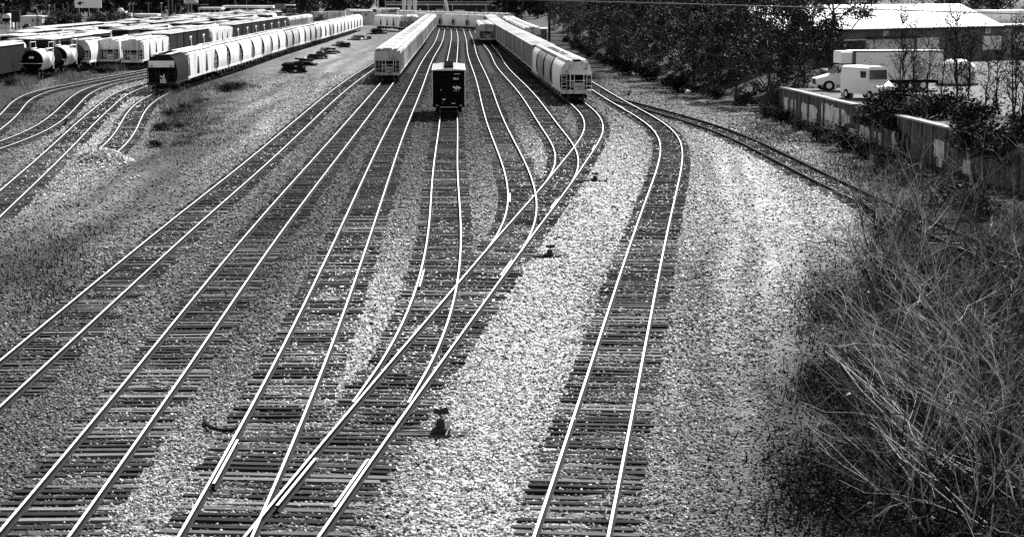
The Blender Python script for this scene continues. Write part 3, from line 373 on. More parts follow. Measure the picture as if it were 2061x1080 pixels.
def rail_mesh(path, off, t0, t1, z, step=1.2):
    n = max(2, int((t1 - t0) / step)); m = MB(); vs = []; k = len(HEAD)
    for i in range(n + 1):
        t = t0 + (t1 - t0) * i / n; x, y = path.pos(t); a = path.ang(t); nx, ny = math.sin(a), -math.cos(a)
        for hx, hz in HEAD: vs.append((x + nx * (off + hx), y + ny * (off + hx), z + hz))
    fs = []; mi = []
    for i in range(n):
        for j in range(k):
            fs.append((i * k + j, i * k + (j + 1) % k, (i + 1) * k + (j + 1) % k, (i + 1) * k + j)); mi.append(1 if j == 5 else 0)
    fs += [tuple(range(k)), tuple(range(n * k, n * k + k))]; mi += [0, 0]
    m.v, m.f, m.m = vs, fs, mi; return m
TIEM = []
for i in range(8):
    m = MB(); a = RNG.uniform(-.012, .012, 8)
    m.box((0, 0, 0), (2.6, .23, .18)); 
    m.v = [(x + a[j % 8] * 3, y + a[(j + 3) % 8], z + a[(j + 5) % 8] * .6) for j, (x, y, z) in enumerate(m.v)]
    o = m.build('tie', 'tie_wood'); TIEM.append(o.data); bpy.data.objects.remove(o)
def inview(x, y, mg=1.0):
    if y < 15: return False
    u = PW / 2 + FPX * x / y; v = FPX * CAMZ / y - 22
    return -40 < u < PW + 40 and v < 1110
for k, P in PATHS.items():
    x0, y0 = P.pos(0)
    root = empty('railway_track', (x0, y0, 0)); tag(root, TRACK_INFO[k], 'railway track', 'tracks of the rail yard')
    sec = k in SECOND
    off3 = -.004 if sec else 0
    for s in (-.7525, .7525):
        mm = rail_mesh(P, s, 0, P.len, .045 + off3, 1.0 if k != 'T2' else 2.0)
        mm.v = [(a - x0, b - y0, c) for a, b, c in mm.v]
        mm.build('rail', ['rail_rust', 'rail_dull' if k == 'T9' else 'rail_top'], root, fixn=True)
    ties = []; t = .3
    while t < P.len:
        x, y = P.pos(t); lo, hi = -1.3, 1.3; ok = True
        for q in SECOND.get(k, []):
            d = PATHS[q].dist((x, y))
            if d is not None and abs(d) < 2.35: ok = False
        for q in FIRST.get(k, []):
            d = PATHS[q].dist((x, y))
            if d is not None and abs(d) < 2.35: lo, hi = min(lo, -d - 1.3), max(hi, -d + 1.3)
        if ok: ties.append((t, x, y, lo, hi))
        t += .5 + random.uniform(-.015, .015)
    vis = sorted([q for q in ties if inview(q[1], q[2])], key=lambda q: q[2])
    near = vis[:100]; rest = vis[100:]
    for t, x, y, lo, hi in near:
        a = P.ang(t); o = link('tie', random.choice(TIEM), root)
        sx = (hi - lo) / 2.6; c = (lo + hi) / 2 + random.gauss(0, .05)
        o.location = (x - x0 + math.sin(a) * c, y - y0 - math.cos(a) * c, -.064 + random.uniform(-.026, .018)); o.rotation_euler = (random.gauss(0, .008), random.gauss(0, .006), a - PI / 2 + random.gauss(0, .006)); o.scale = (sx, random.uniform(.92, 1.1), 1)
    if rest:
        m = MB()
        for t, x, y, lo, hi in rest:
            if y > 430: continue
            a = P.ang(t); c = (lo + hi) / 2
            m.box((x - x0 + math.sin(a) * c, y - y0 - math.cos(a) * c, -.06 + random.uniform(-.026, .018)), (hi - lo, .24, .18), rz=a - PI / 2 + random.gauss(0, .01))
        tag(m.build('row_of_ties', 'tie_far', root, fixn=False), kind='stuff')
    # guard rails and frog wings of the turnouts
    G = {'T6': [(44, .69), (44, -.66), (79, .69), (140, .69), (103, .69)], 'T3': [(46, -.69)], 'T4': [(76, -.69)], 'T5': [(106, -.69)], 'T8': [(188, -.69)]}
    for yy, off in G.get(k, []):
        t = P.atY(yy); mm = rail_mesh(P, off - math.copysign(.05, off), t - 2.2, t + 2.2, .04, .8); mm.v = [(a - x0, b - y0, c) for a, b, c in mm.v]
        mm.build('guard_rail', ['rail_rust', 'rail_top'], root)
# ------------------------------------------------------------------ freight cars (origin on the rail top, +y along the track)
RZ = .21
def bogie(parent, y, wheels=True):
    m = MB()
    for s in (-1, 1):
        m.box((s * 1.0, y, .52), (.16, 1.2, .34)); m.box((s * 1.0, y, .40), (.14, 2.3, .16)); m.box((s * 1.02, y - .86, .46), (.22, .3, .28)); m.box((s * 1.02, y + .86, .46), (.22, .3, .28))
    m.box((0, y, .55), (2.2, .4, .3))
    b = m.build('bogie', 'grime_and_shade', parent)
    if wheels:
        for dy in (-.86, .86):
            q = MB(); q.tube([(-.75, y + dy, .42), (.75, y + dy, .42)], .08, 8)
            for s in (-1, 1):
                q.disc((s * .75, y + dy, .42), .42, .12, 'x', 20); q.disc((s * .69, y + dy, .42), .46, .03, 'x', 20)
            q.build('wheel', 'wheel_steel', b)
    return b
def ladder(parent, x0, x1, y, z0, z1, mt='white_paint', n=6):
    m = MB()
    for x in (x0, x1): m.box((x, y, (z0 + z1) / 2), (.055, .06, z1 - z0))
    for i in range(n): m.box(((x0 + x1) / 2, y, z0 + (i + .6) * (z1 - z0) / n), (abs(x1 - x0), .035, .035))
    return m.build('ladder', mt, parent)
def brake_wheel(parent, x, y, z, mt='white_paint'):
    m = MB(); k = 16
    ring = [(x + .29 * math.cos(2 * PI * i / k), y, z + .29 * math.sin(2 * PI * i / k)) for i in range(k + 1)]
    m.tube(ring, .035, 5, cap=False)
    for i in range(4): m.tube([(x, y, z), ring[i * 4]], .022, 4)
    m.disc((x, y, z), .1, .08, 'y', 10)
    return m.build('brake_wheel', mt, parent)
def coupler(parent, y, s, mt='grime_and_shade'):
    m = MB(); m.box((0, y + s * .25, .62), (.28, .7, .26)); m.box((.08, y + s * .62, .62), (.34, .26, .32)); m.tube([(.3, y + s * .1, .6), (.5, y + s * .3, .35), (.42, y + s * .5, .2)], .04, 5)
    return m.build('coupler', mt, parent)
PROF = [(1.47, 1.08), (1.53, 1.4), (1.56, 2.0), (1.55, 2.6), (1.5, 3.1), (1.38, 3.5), (1.1, 3.82), (.62, 4.0), (0, 4.06)]
def hopper_body(L, yb, dark=2.63):
    """curved shell: yb(z) is the half length of the side sheet at height z; the ends slope inward under the top panel"""
    yc = lambda z: np.interp(z, [1.08, 1.5, 2.0, 2.55, 2.62, 4.1], [L / 2 - 3.6, L / 2 - 3.1, L / 2 - 2.4, L / 2 - 1.3, yb(2.62), yb(4.06)])
    m = MB(); n = len(PROF); ring = []
    pr = [(1.545, 2.62)] ; P2 = sorted(PROF + pr, key=lambda p: (p[1]))
    for s in (-1, 1):                                     # side + roof strips
        A = [(s * x, -yb(z), z) for x, z in P2]; B = [(s * x, yb(z), z) for x, z in P2]; k = len(A)
        m.add(A + B, [(i, i + 1, k + i + 1, k + i) for i in range(k - 1)])
    for e in (-1, 1):                                     # ends
        for i in range(len(P2) - 1):
            (xa, za), (xb, zb) = P2[i], P2[i + 1]
            mi = 1 if zb <= dark else 0  # end below this height painted dark, as recess shade
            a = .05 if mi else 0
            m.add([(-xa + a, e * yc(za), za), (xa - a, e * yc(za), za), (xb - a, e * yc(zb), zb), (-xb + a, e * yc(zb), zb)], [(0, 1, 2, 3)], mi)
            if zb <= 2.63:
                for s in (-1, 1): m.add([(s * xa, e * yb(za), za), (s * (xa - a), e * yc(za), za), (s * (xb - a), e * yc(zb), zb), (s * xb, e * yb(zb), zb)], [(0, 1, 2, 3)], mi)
    return m
def hopper_trim(m, L, mi=0, rb=True):
    pass
def end_frame(root, L, e, mt, marks=True):
    y = e * (L / 2 - .35)
    m = MB(); m.box((0, y, .98), (3.05, .22, .34)); m.box((0, e * (L / 2 - .9), 1.10), (3.0, 1.0, .06))
    m.build('end_sill', mt, root)
    m = MB()
    for x in (-.62, -.22, .72): m.box((x, y, 1.9), (.085, .085, 1.5))
    m.box((.2, y, 2.1), (2.9, .05, .05)); m.box((0, y, 1.55), (2.9, .04, .04))
    m.build('end_post', mt, root)
    for x0, x1 in ((-1.47, -.98), (1.0, 1.47)): ladder(root, x0, x1, e * (L / 2 - .28), 1.1, 3.0, mt)
    if e < 0:
        brake_wheel(root, -.42, e * (L / 2 - .25), 1.75, mt)
        m = MB(); m.box((.35, y - .08, 1.72), (.9, .3, .3)); m.box((.3, y - .06, 1.34), (.95, .34, .26)); m.build('air_tank', mt, root)
    coupler(root, e * (L / 2 - .1), e)
def curved_hopper(name, L, mt, dark=2.63, cut=0.0):
    r = empty(name)
    yb = lambda z: np.interp(z, [1.08, 1.25, 2.0, 2.6, 3.1, 3.5, 4.06], [L / 2 - .9 - cut * .3, L / 2 - 1.35 - cut * .8, L / 2 - 1.5 - cut, L / 2 - 1.3 - cut, L / 2 - .85 - cut * .8, L / 2 - .5 - cut * .4, L / 2 - .4])
    m = hopper_body(L, yb, dark)
    b = m.build('body', [mt, 'grime_and_shade'], r); b.data.polygons.foreach_set('use_smooth', [abs(p.normal.y) < .3 for p in b.data.polygons])
    m = MB()
    for s in (-1, 1): m.box((s * 1.5, 0, 1.0), (.12, L - 1.2, .2))
    for s in (-1, 1):
        for y in np.linspace(-L / 2 + 1.2, L / 2 - 1.2, 4): m.box((s * 1.5, y, .8), (.06, .09, .5))
    m.build('side_sill', mt, r)
    m = MB()
    for y in (-L * .17, L * .17): m.add([(-1.3, y - 1.7, 1.1), (1.3, y - 1.7, 1.1), (1.3, y + 1.7, 1.1), (-1.3, y + 1.7, 1.1), (-.4, y - .35, .35), (.4, y - .35, .35), (.4, y + .35, .35), (-.4, y + .35, .35)], [(0, 4, 5, 1), (1, 5, 6, 2), (2, 6, 7, 3), (3, 7, 4, 0), (4, 7, 6, 5)])
    m.build('discharge_chute', 'grime_and_shade', r)
    for e in (-1, 1): end_frame(r, L, e, mt)
    m = MB()
    for s in (-1, 1): m.box((s * .72, 0, 4.12), (.5, L - 1.0, .04))
    for y in np.linspace(-L / 2 + .7, L / 2 - .7, 9):
        m.box((0, y, 4.09), (2.2, .06, .05))
    m.build('running_board', 'galvanised', r)
    for y in np.linspace(-L / 2 + 1.6, L / 2 - 1.6, 5):
        q = MB(); q.disc((0, y, 4.11), .42, .16, 'z', 16); q.box((0, y, 4.21), (.9, .1, .05)); q.build('hatch_cover', mt, r)
    m = MB()
    for y in np.linspace(-L / 2 + 1.0, L / 2 - 1.0, 6):
        m.tube([(-1.42, y, 3.45), (-1.12, y, 3.9), (-.6, y, 4.1)], .035, 4); m.tube([(1.42, y, 3.45), (1.12, y, 3.9), (.6, y, 4.1)], .035, 4)
    tag(m.build('roof_grab', mt, r), kind=None)
    for e in (-1, 1): bogie(r, e * (L / 2 - 2.0))
    return r
def ribbed_hopper(name, L, mt, bays=3, wedge=False):
    """straight sided hopper: posts between sheets, or bulging bays with wedge gaps between them"""
    r = empty(name); m = MB(); prof = [(1.25, 1.1), (1.25, 3.45), (1.0, 3.75), (-1.0, 3.75), (-1.25, 3.45), (-1.25, 1.1)]
    m.prism([(1.2, 2.5), (1.3, 3.55), (1.0, 3.86), (0, 3.98), (-1.0, 3.86), (-1.3, 3.55), (-1.2, 2.5)], -L / 2 + .5, L / 2 - .5)   # upper core
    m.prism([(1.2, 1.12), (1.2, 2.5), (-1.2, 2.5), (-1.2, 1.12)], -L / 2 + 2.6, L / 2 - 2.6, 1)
    if wedge: m.prism([(1.44, 1.12), (1.44, 3.3), (-1.44, 3.3), (-1.44, 1.12)], -L / 2 + 1.35, L / 2 - 1.35, 1)  # black core paints in the shade of the gaps between bays
    for e in (-1, 1):
        ya, yb = e * (L / 2 - 1.1), e * (L / 2 - 2.7)
        m.add([(-1.2, ya, 2.5), (1.2, ya, 2.5), (1.2, yb, 1.3), (-1.2, yb, 1.3)], [(0, 1, 2, 3)], 1)  # slope sheet coloured dark for the shade of the end recess
        m.box((0, e * (L / 2 - .47), 3.12), (3.0, .1, 1.1)); 
    nb = bays; w = (L - 1.2) / nb
    for s in (-1, 1):
        m.box((s * 1.46, 0, 3.5), (.1, L - .95, .42)); m.box((s * 1.4, 0, 3.75), (.2, L - .95, .1), ry=s * .5)
        m.box((s * 1.47, 0, 1.08), (.12, L - .9, .24))
        for i in range(nb):
            y0 = -L / 2 + .6 + i * w; g = .10 if not wedge else .1; gb = g if not wedge else w * .15
            yt0, yt1, yl0, yl1 = y0 + g, y0 + w - g, y0 + gb, y0 + w - gb
            A = [(1.42, yt0, 3.3), (1.42, yt1, 3.3), (1.42, yl1, 1.2), (1.42, yl0, 1.2)]; B = [(1.52, yt0 + .18, 3.3), (1.52, yt1 - .18, 3.3), (1.52, yl1 - .12, 1.2), (1.52, yl0 + .12, 1.2)]
            if wedge: m.add([(s * x, y, z) for x, y, z in A + B], [(4, 5, 6, 7), (0, 1, 5, 4), (1, 2, 6, 5), (2, 3, 7, 6), (3, 0, 4, 7)])
            else:
                m.box((s * 1.42, y0 + w / 2, 2.25), (.06, w, 2.15))
                for q in np.linspace(y0, y0 + w, 5)[(0 if i == 0 else 1):]: m.box((s * 1.49, q, 2.25), (.1, .12, 2.2))
    m.build('body', [mt, 'grime_and_shade'], r)
    m = MB()
    for y in np.linspace(-L / 2 + 3.2, L / 2 - 3.2, nb): m.add([(-1.1, y - 1.2, 1.1), (1.1, y - 1.2, 1.1), (1.1, y + 1.2, 1.1), (-1.1, y + 1.2, 1.1), (-.4, y - .3, .35), (.4, y - .3, .35), (.4, y + .3, .35), (-.4, y + .3, .35)], [(0, 4, 5, 1), (1, 5, 6, 2), (2, 6, 7, 3), (3, 7, 4, 0), (4, 7, 6, 5)])
    m.build('discharge_chute', 'grime_and_shade', r)
    for e in (-1, 1): end_frame(r, L, e, mt)
    m = MB()
    for s in (-1, 1): m.box((s * 1.0, 0, 4.0), (.5, L - 1.1, .04))
    m.build('running_board', 'galvanised', r)
    for y in np.linspace(-L / 2 + 1.4, L / 2 - 1.4, 8 if L > 14 else 6):
        q = MB(); q.box((0, y, 4.03), (1.1, L / 8 * .72, .12)); q.box((0, y, 4.1), (1.2, .12, .05)); q.build('hatch_cover', 'galvanised' if int(y * 7) % 3 else mt, r)
    for e in (-1, 1): bogie(r, e * (L / 2 - 2.1))
    return r
def boxcar(name, L, mt, rib=None, roofmt='galvanised', H=4.05, nr=16, door=True, plain_end=False):
    r = empty(name); m = MB(); m.box((0, 0, (H + .95) / 2), (2.74, L - .8, H - .95))
    m.build('body', mt, r)
    if rib:
        m = MB()
        for s in (-1, 1):
            for y in np.linspace(-L / 2 + .5, L / 2 - .5, nr): m.box((s * 1.3745, y, (H + 1.0) / 2), (.03, .34 if int(y * 13) % 3 else .6, H - 1.05))
            m.box((s * 1.385, 0, H - .1), (.05, L - .8, .14)); m.box((s * 1.385, 0, 1.0), (.05, L - .8, .14))
        m.build('rib', rib, r)
    m = MB()
    m.add([(-1.46, -L / 2 + .35, H), (0, -L / 2 + .35, H + .16), (1.46, -L / 2 + .35, H), (-1.46, L / 2 - .35, H), (0, L / 2 - .35, H + .16), (1.46, L / 2 - .35, H), (-1.46, -L / 2 + .35, H - .07), (1.46, -L / 2 + .35, H - .07), (-1.46, L / 2 - .35, H - .07), (1.46, L / 2 - .35, H - .07)],
          [(0, 1, 4, 3), (1, 2, 5, 4), (0, 6, 7, 2, 1), (3, 4, 5, 9, 8), (6, 0, 3, 8), (2, 7, 9, 5), (6, 8, 9, 7)])
    for y in np.linspace(-L / 2 + 1.2, L / 2 - 1.2, 11):
        for s in (-1, 1): m.box((s * .72, y, H + .095), (1.4, .06, .05), ry=s * .11)
    m.build('roof', roofmt, r)
    if door:
        for s in (-1, 1):
            m = MB(); m.box((s * 1.374, .55, (H + 1.0) / 2), (.02, 2.4, H - 1.3)); m.box((s * 1.41, .4, 1.7), (.03, .1, 1.2)); m.build('door', mt, r)
    for e in (-1, 1):
        ye = e * (L / 2 - .4)
        m = MB()
        for z in np.linspace(1.4, H - .3, 7): m.box((0, ye, z), (2.5, .12, .13))
        m.box((0, ye + e * .02, .95), (2.8, .16, .22)); m.build('end_panel', mt, r)
        ladder(r, -1.3, -.88, ye + e * .12, 1.0, 2.7 if plain_end else H - .2, mt if plain_end else (rib or mt), 8); coupler(r, e * (L / 2 - .1), e)
        bogie(r, e * (L / 2 - 2.4))
    return r
def tank_car(name, L, m_end, m_mid):
    r = empty(name); m = MB(); R = 1.32; zc = 2.25; n = 28
    prof = [(-L / 2 + .55, .05), (-L / 2 + .6, .6), (-L / 2 + .8, 1.05), (-L / 2 + 1.15, R), (-L * .2, R), (-L * .2 + .01, R + .012), (L * .06, R + .012), (L * .06 + .01, R), (L / 2 - 1.15, R), (L / 2 - .8, 1.05), (L / 2 - .6, .6), (L / 2 - .55, .05)]
    vs = [(q * math.cos(2 * PI * j / n), y, zc + q * math.sin(2 * PI * j / n)) for y, q in prof for j in range(n)]
    k = len(prof); fs = []; mi = []
    for i in range(k - 1):
        for j in range(n): fs.append((i * n + j, i * n + (j + 1) % n, (i + 1) * n + (j + 1) % n, (i + 1) * n + j)); mi.append(1 if i in (3, 5, 7) and m_mid != m_end and i == 5 else (1 if i == 3 else 0))
    fs += [tuple(range(n)), tuple((k - 1) * n + j for j in range(n))]; mi += [0, 0]
    m.v, m.f, m.m = vs, fs, mi; b = m.build('tank', [m_end, m_mid], r, smooth=True)
    m = MB(); m.disc((0, 0, 3.72), .62, .5, 'z', 18); m.disc((0, 0, 4.02), .5, .14, 'z', 18); m.build('dome', m_end, r)
    m = MB()
    for s in (-1, 1): m.box((s * .9, 0, 3.6), (.5, 3.2, .05)); m.tube([(s * 1.15, -1.6, 3.6), (s * 1.15, -1.6, 4.4), (s * 1.15, 1.6, 4.4), (s * 1.15, 1.6, 3.6)], .035, 5)
    m.build('walkway', 'mark_white' if m_mid == 'white_paint' else 'grime_and_shade', r)
    for s in (-1, 1):
        o = ladder(r, -.25, .25, 0, 1.0, 3.5, m_mid, 9); o.rotation_euler = (0, 0, PI / 2); o.location = (s * 1.36, 0, 0)
    m = MB(); m.box((0, 0, .85), (.7, L - .8, .3))
    for e in (-1, 1): m.box((0, e * (L / 2 - .5), .95), (2.9, .5, .22)); m.box((0, e * (L / 2 - 2.1), 1.05), (1.6, .5, .4))
    m.build('underframe', 'grime_and_shade', r)
    m = MB()
    for e in (-1, 1): m.tube([(-1.4, e * (L / 2 - .35), 1.1), (-1.4, e * (L / 2 - .35), 1.9), (1.4, e * (L / 2 - .35), 1.9), (1.4, e * (L / 2 - .35), 1.1)], .03, 5)
    m.build('end_rail', 'mark_white', r)
    for e in (-1, 1): coupler(r, e * (L / 2 - .1), e); bogie(r, e * (L / 2 - 2.1))
    return r
def gondola(name, L, mt):
    r = empty(name); m = MB()
    for s in (-1, 1):
        m.box((s * 1.4, 0, 2.1), (.12, L - .8, 2.2)); m.box((s * 1.43, 0, 3.2), (.2, L - .7, .14))
        for y in np.linspace(-L / 2 + .6, L / 2 - .6, 12): m.box((s * 1.49, y, 2.1), (.1, .14, 2.1))
    for e in (-1, 1): m.box((0, e * (L / 2 - .45), 2.1), (2.68, .12, 2.2))
    m.box((0, 0, 1.05), (2.68, L - 1.1, .15)); m.build('body', mt, r)
    m = MB(); n = 9; k = 5
    vs = [((j / (k - 1) - .5) * 2.5, (i / (n - 1) - .5) * (L - 1.2), 2.75 + .35 * math.sin(j / (k - 1) * PI) * (1 + .5 * math.sin(i * 2.1))) for i in range(n) for j in range(k)]
    m.add(vs, [(i * k + j, i * k + j + 1, (i + 1) * k + j + 1, (i + 1) * k + j) for i in range(n - 1) for j in range(k - 1)]); m.build('load', 'grime_and_shade', r)
    for e in (-1, 1): coupler(r, e * (L / 2 - .1), e); bogie(r, e * (L / 2 - 2.1))
    return r
def merged(tree_root, name):
    """one mesh from a car and its parts, for cars too far away to show them"""
    m = MB(); names = []
    def rec(o, M):
        M = M @ o.matrix_basis if o is not tree_root else M
        if o.type == 'MESH' and not o.name.startswith(('wheel', 'ladder', 'brake', 'roof_grab', 'end_post', 'air_tank', 'coupler')):
            base = len(m.v); m.v.extend([tuple(M @ q.co) for q in o.data.vertices])
            for p in o.data.polygons:
                nm = o.data.materials[p.material_index].name
                if nm not in names: names.append(nm)
                m.f.append(tuple(i + base for i in p.vertices)); m.m.append(names.index(nm))
        for c in kids(o): rec(c, M)
    rec(tree_root, Matrix.Identity(4))
    if len(names) == 1: m.m = []
    return m.build(name, names, fixn=False)
def drop(o):
    for c in kids(o): drop(c)
    bpy.data.objects.remove(o)
bpy.context.view_layer.update()
PROTO = {}
PROTO['curved_white'] = snap(curved_hopper('covered_hopper', 12.6, 'white_paint'))
PROTO['curved_grey'] = snap(curved_hopper('covered_hopper', 12.6, 'grey_paint'))
PROTO['curved_mid'] = snap(curved_hopper('covered_hopper', 12.6, 'mid_paint'))
for q in ('white', 'grey', 'mid'): PROTO['gap_' + q] = snap(curved_hopper('covered_hopper', 12.6, q + '_paint', 3.6, .45))  # dark colour carried higher up the ends, painting shade between coupled cars
PROTO['curved_black'] = snap(curved_hopper('covered_hopper', 12.6, 'brown_paint'))
PROTO['ribbed'] = snap(ribbed_hopper('covered_hopper', 16.0, 'ribbed_paint'))
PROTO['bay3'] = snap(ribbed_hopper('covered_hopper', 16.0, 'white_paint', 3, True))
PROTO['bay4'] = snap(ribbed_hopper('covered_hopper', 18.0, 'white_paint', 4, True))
PROTO['rib_box'] = snap(boxcar('boxcar', 15.5, 'boxcar_dark', 'rib_lit_steel', nr=9))
PROTO['dark_box'] = snap(boxcar('boxcar', 15.0, 'brown_paint', None, 'galvanised', 4.3))
PROTO['tank_mix'] = snap(tank_car('tank_car', 14.5, 'black_paint', 'white_paint'))
PROTO['tank_dark'] = snap(tank_car('tank_car', 14.5, 'black_paint', 'black_paint'))
PROTO['gondola'] = snap(gondola('gondola_car', 15.0, 'brown_paint'))
bpy.context.view_layer.update()
LOD = {k: merged(PROTO[k][0], PROTO[k][0].name.split('.')[0]) for k in ('curved_white', 'curved_grey', 'curved_mid', 'gap_white', 'gap_grey', 'gap_mid', 'ribbed', 'dark_box', 'gondola', 'bay4')}
LEN = {'gap_white': 12.6, 'gap_grey': 12.6, 'gap_mid': 12.6, 'curved_white': 12.6, 'curved_grey': 12.6, 'curved_mid': 12.6, 'curved_black': 12.6, 'ribbed': 16, 'bay3': 16, 'bay4': 18, 'rib_box': 15.5, 'dark_box': 15, 'tank_mix': 14.5, 'tank_dark': 14.5, 'gondola': 15}
def put(kind, path, y0, y1, label, cat, group, lod=False):
    """stand a car on a path between two depths along the yard"""
    t0, t1 = path.atY(y0), path.atY(y1); tm = (t0 + t1) / 2; x, y = path.pos(tm); a = path.ang(tm)
    if lod: o = LOD[kind].copy(); COL.objects.link(o)
    else: o = dup(PROTO[kind])
    o.location = (x, y, RZ); o.rotation_euler = (0, 0, a - PI / 2); o.scale = (1, (t1 - t0) / LEN[kind], 1)
    tag(o, label, cat, group); return o
def mark(parent, name, quads, y, mt='mark_white', th=.012):
    """painted stencil marks standing a hair proud of an end (y) of a car: (x0, x1, z0, z1[, lean])"""
    m = MB()
    for q in quads: m.box(((q[0] + q[1]) / 2, y, (q[2] + q[3]) / 2), (q[1] - q[0], th, q[3] - q[2]), ry=q[4] if len(q) > 4 else 0)
    return m.build(name, mt, parent)
GR = {'ls': 'hoppers of the long left string', 't2': 'ribbed hoppers in the centre left string', 'rs': 'pale hoppers at the head of the right string', 'rb': 'ribbed boxcars of the right string'}
# long left string on the stub track
LS = Path(TR['T0d'], 2.0)
seam = [213.5, 225.5, 250, 261.5, 275, 290, 304, 318, 329.5, 343, 355, 366, 377, 388, 399, 410.5, 421.5, 432, 442, 452.5, 463.5, 475, 487, 499, 511, 523, 536, 549]
o = put('curved_black', LS, seam[0], seam[1], 'black hopper with a white band over its dark end, heading the long left string', 'hopper car', GR['ls'])
y = -6.02
mark(o, 'white_band', [(-1.38, 1.38, 2.72, 3.42)], -5.87, 'mark_white', .02)
mark(o, 'graffiti', [(-.15, .45, 1.62, 1.74, .5), (-.1, .5, 1.3, 1.42), (.2, .32, 1.3, 2.0, .2), (-.1, 0, 1.05, 1.5), (.05, .55, 1.08, 1.2)], -6.26)
for i in range(1, len(seam) - 1):
    kind = 'bay3' if i == 1 else ['gap_white', 'gap_grey', 'gap_white', 'gap_white', 'gap_grey', 'gap_white', 'gap_mid'][(i * 5 + i // 3) % 7]
    what = {'bay3': 'white three-bay hopper', 'gap_white': 'white curved-side hopper', 'gap_grey': 'light grey curved-side hopper', 'gap_mid': 'dull grey curved-side hopper'}[kind]
    put(kind, LS, seam[i] + .2, seam[i + 1] - .2, f'{what}, {ordinal(i + 1)} car of the long left string from its black head', 'hopper car', GR['ls'], lod=i > 13)
# centre left string
P2_ = PATHS['T2']; y = 238.5; n = 1
while y < 545:
    put('ribbed', P2_, y, y + 16.0, ('grey ribbed hopper with a plain grey end panel, heading the centre left string' if n == 1 else f'grey ribbed hopper, {ordinal(n)} car from the front of the centre left string'), 'hopper car', GR['t2'], lod=n > 8); y += 16.8; n += 1
P1_ = PATHS['T1']; y = 519; n = 1
for n in (1, 2):
    put('ribbed', P1_, y, y + 16.4, ['grey hopper standing alone behind the centre left string, its flat end toward the viewer', 'grey hopper coupled behind the one half hidden by the centre left string'][n - 1], 'hopper car', 'hoppers behind the centre left string', lod=n > 1); y += 16.8
# lone boxcar
bc = boxcar('boxcar', 14.5, 'black_paint', None, 'galvanised_bright', 4.1, door=True, plain_end=True)
x, yy = PATHS['T4'].pos(PATHS['T4'].atY(180.2)); bc.location = (x, yy, RZ); bc.rotation_euler = (0, 0, PATHS['T4'].ang(PATHS['T4'].atY(180.2)) - PI / 2)
tag(bc, 'lone black boxcar, its white roof split by a dark strip, mid yard', 'boxcar')
m = MB(); m.box((0, 0, 4.31), (.8, 13.9, .08)); m.box((0, -6.6, 4.36), (.84, .6, .12)); m.build('roof_walk', 'mark_black', bc)
E_ = -7.02
mark(bc, 'stencil', [(.42, .52, 3.25, 3.42), (.56, .62, 3.25, 3.42), (.62, .76, 3.25, 3.32), (.8, .86, 3.25, 3.42), (.47, 1.0, 3.72, 3.76)], E_ )
mark(bc, 'graffiti', [(.38, .55, 2.52, 2.66, .3), (.5, 1.05, 2.48, 2.6), (.6, .75, 2.36, 2.7, .3), (.8, .92, 2.4, 2.66, -.2), (.42, .5, 2.24, 2.3), (.62, .68, 2.24, 2.3), (.84, .9, 2.24, 2.3)], E_)
mark(bc, 'stencil', [(-.55, -.48, 1.5, 1.62), (-.46, -.38, 1.44, 1.56, .5), (-.38, -.28, 1.5, 1.6, -.5), (-.55, -.5, 1.2, 1.26), (-.68, -.63, 2.3, 2.4), (.24, .56, 1.16, 1.22), (-1.1, -.9, .98, 1.03), (.95, 1.15, .98, 1.03)], E_)
mark(bc, 'grab_rail', [(-.75, .75, .86, .895)], E_ - .16)
mark(bc, 'roof_edge', [(-.7, -.2, 4.06, 4.12), (.3, .8, 4.06, 4.12), (-.25, .3, 4.14, 4.18)], -6.94)
for s in (-1, 1):
    m = MB(); m.box((s * 1.43, -6.8, 2.5), (.05, .05, 2.9)); m.build('corner_post', 'mark_white', bc)
# right string
P6 = PATHS['T6']; seam = [196.2, 211.3, 224.6, 238.3, 251.6]
LBL = ['pale hopper with a rounded white end, ladders and brake wheel, heading the right string', 'pale curved-side hopper coupled right behind the white-ended head car of the right string', 'pale curved-side hopper, third car of the right string', 'white curved-side hopper coupled to the first ribbed boxcar of the right string']
for i in range(4):
    o = put(['curved_white', 'gap_grey', 'gap_mid', 'gap_white'][i], P6, seam[i], seam[i + 1], LBL[i], 'hopper car', GR['rs'])
    if i == 0:
        mark(o, 'stencil', [(.62, .72, 3.22, 3.3), (.75, .9, 3.22, 3.3), (.93, 1.05, 3.22, 3.3), (.6, 1.1, 3.06, 3.1), (-1.1, -.85, 2.95, 3.0), (-.95, -.8, 3.0, 3.05)], -5.89, 'mark_black')
        mark(o, 'roof_step', [(-.4, .4, 3.98, 4.16)], -6.0, 'mark_black', .25)
y = 252.4; n = 1
while y < 540:
    put('rib_box', P6, y, y + 15.6, ('dark ribbed boxcar with white upper end, right behind the pale hoppers' if n == 1 else f'dark ribbed boxcar with a white roof, {ordinal(n)} behind the pale hoppers'), 'boxcar', GR['rb'])
    y += 16.3; n += 1
# hopper far along the curved track, and the string hidden behind the boxcars
for i in range(3):
    put('ribbed', PATHS['T7'], 405 + i * 16.8, 421.4 + i * 16.8, ['pale hopper with a dark end recess, far along left of the ribbed boxcars', 'grey hopper coupled behind the pale one beside the ribbed boxcars', 'last of three grey hoppers beside the ribbed boxcars'][i], 'hopper car', 'hoppers left of the ribbed boxcars', lod=i > 0)
for i in range(9):
    put('ribbed', PATHS['T8'], 372 + i * 16.8, 388.4 + i * 16.8, f'hopper showing only its hatched roof over the ribbed boxcars, {ordinal(i + 1)} from the viewer', 'hopper car', 'hoppers behind the ribbed boxcars', lod=True)
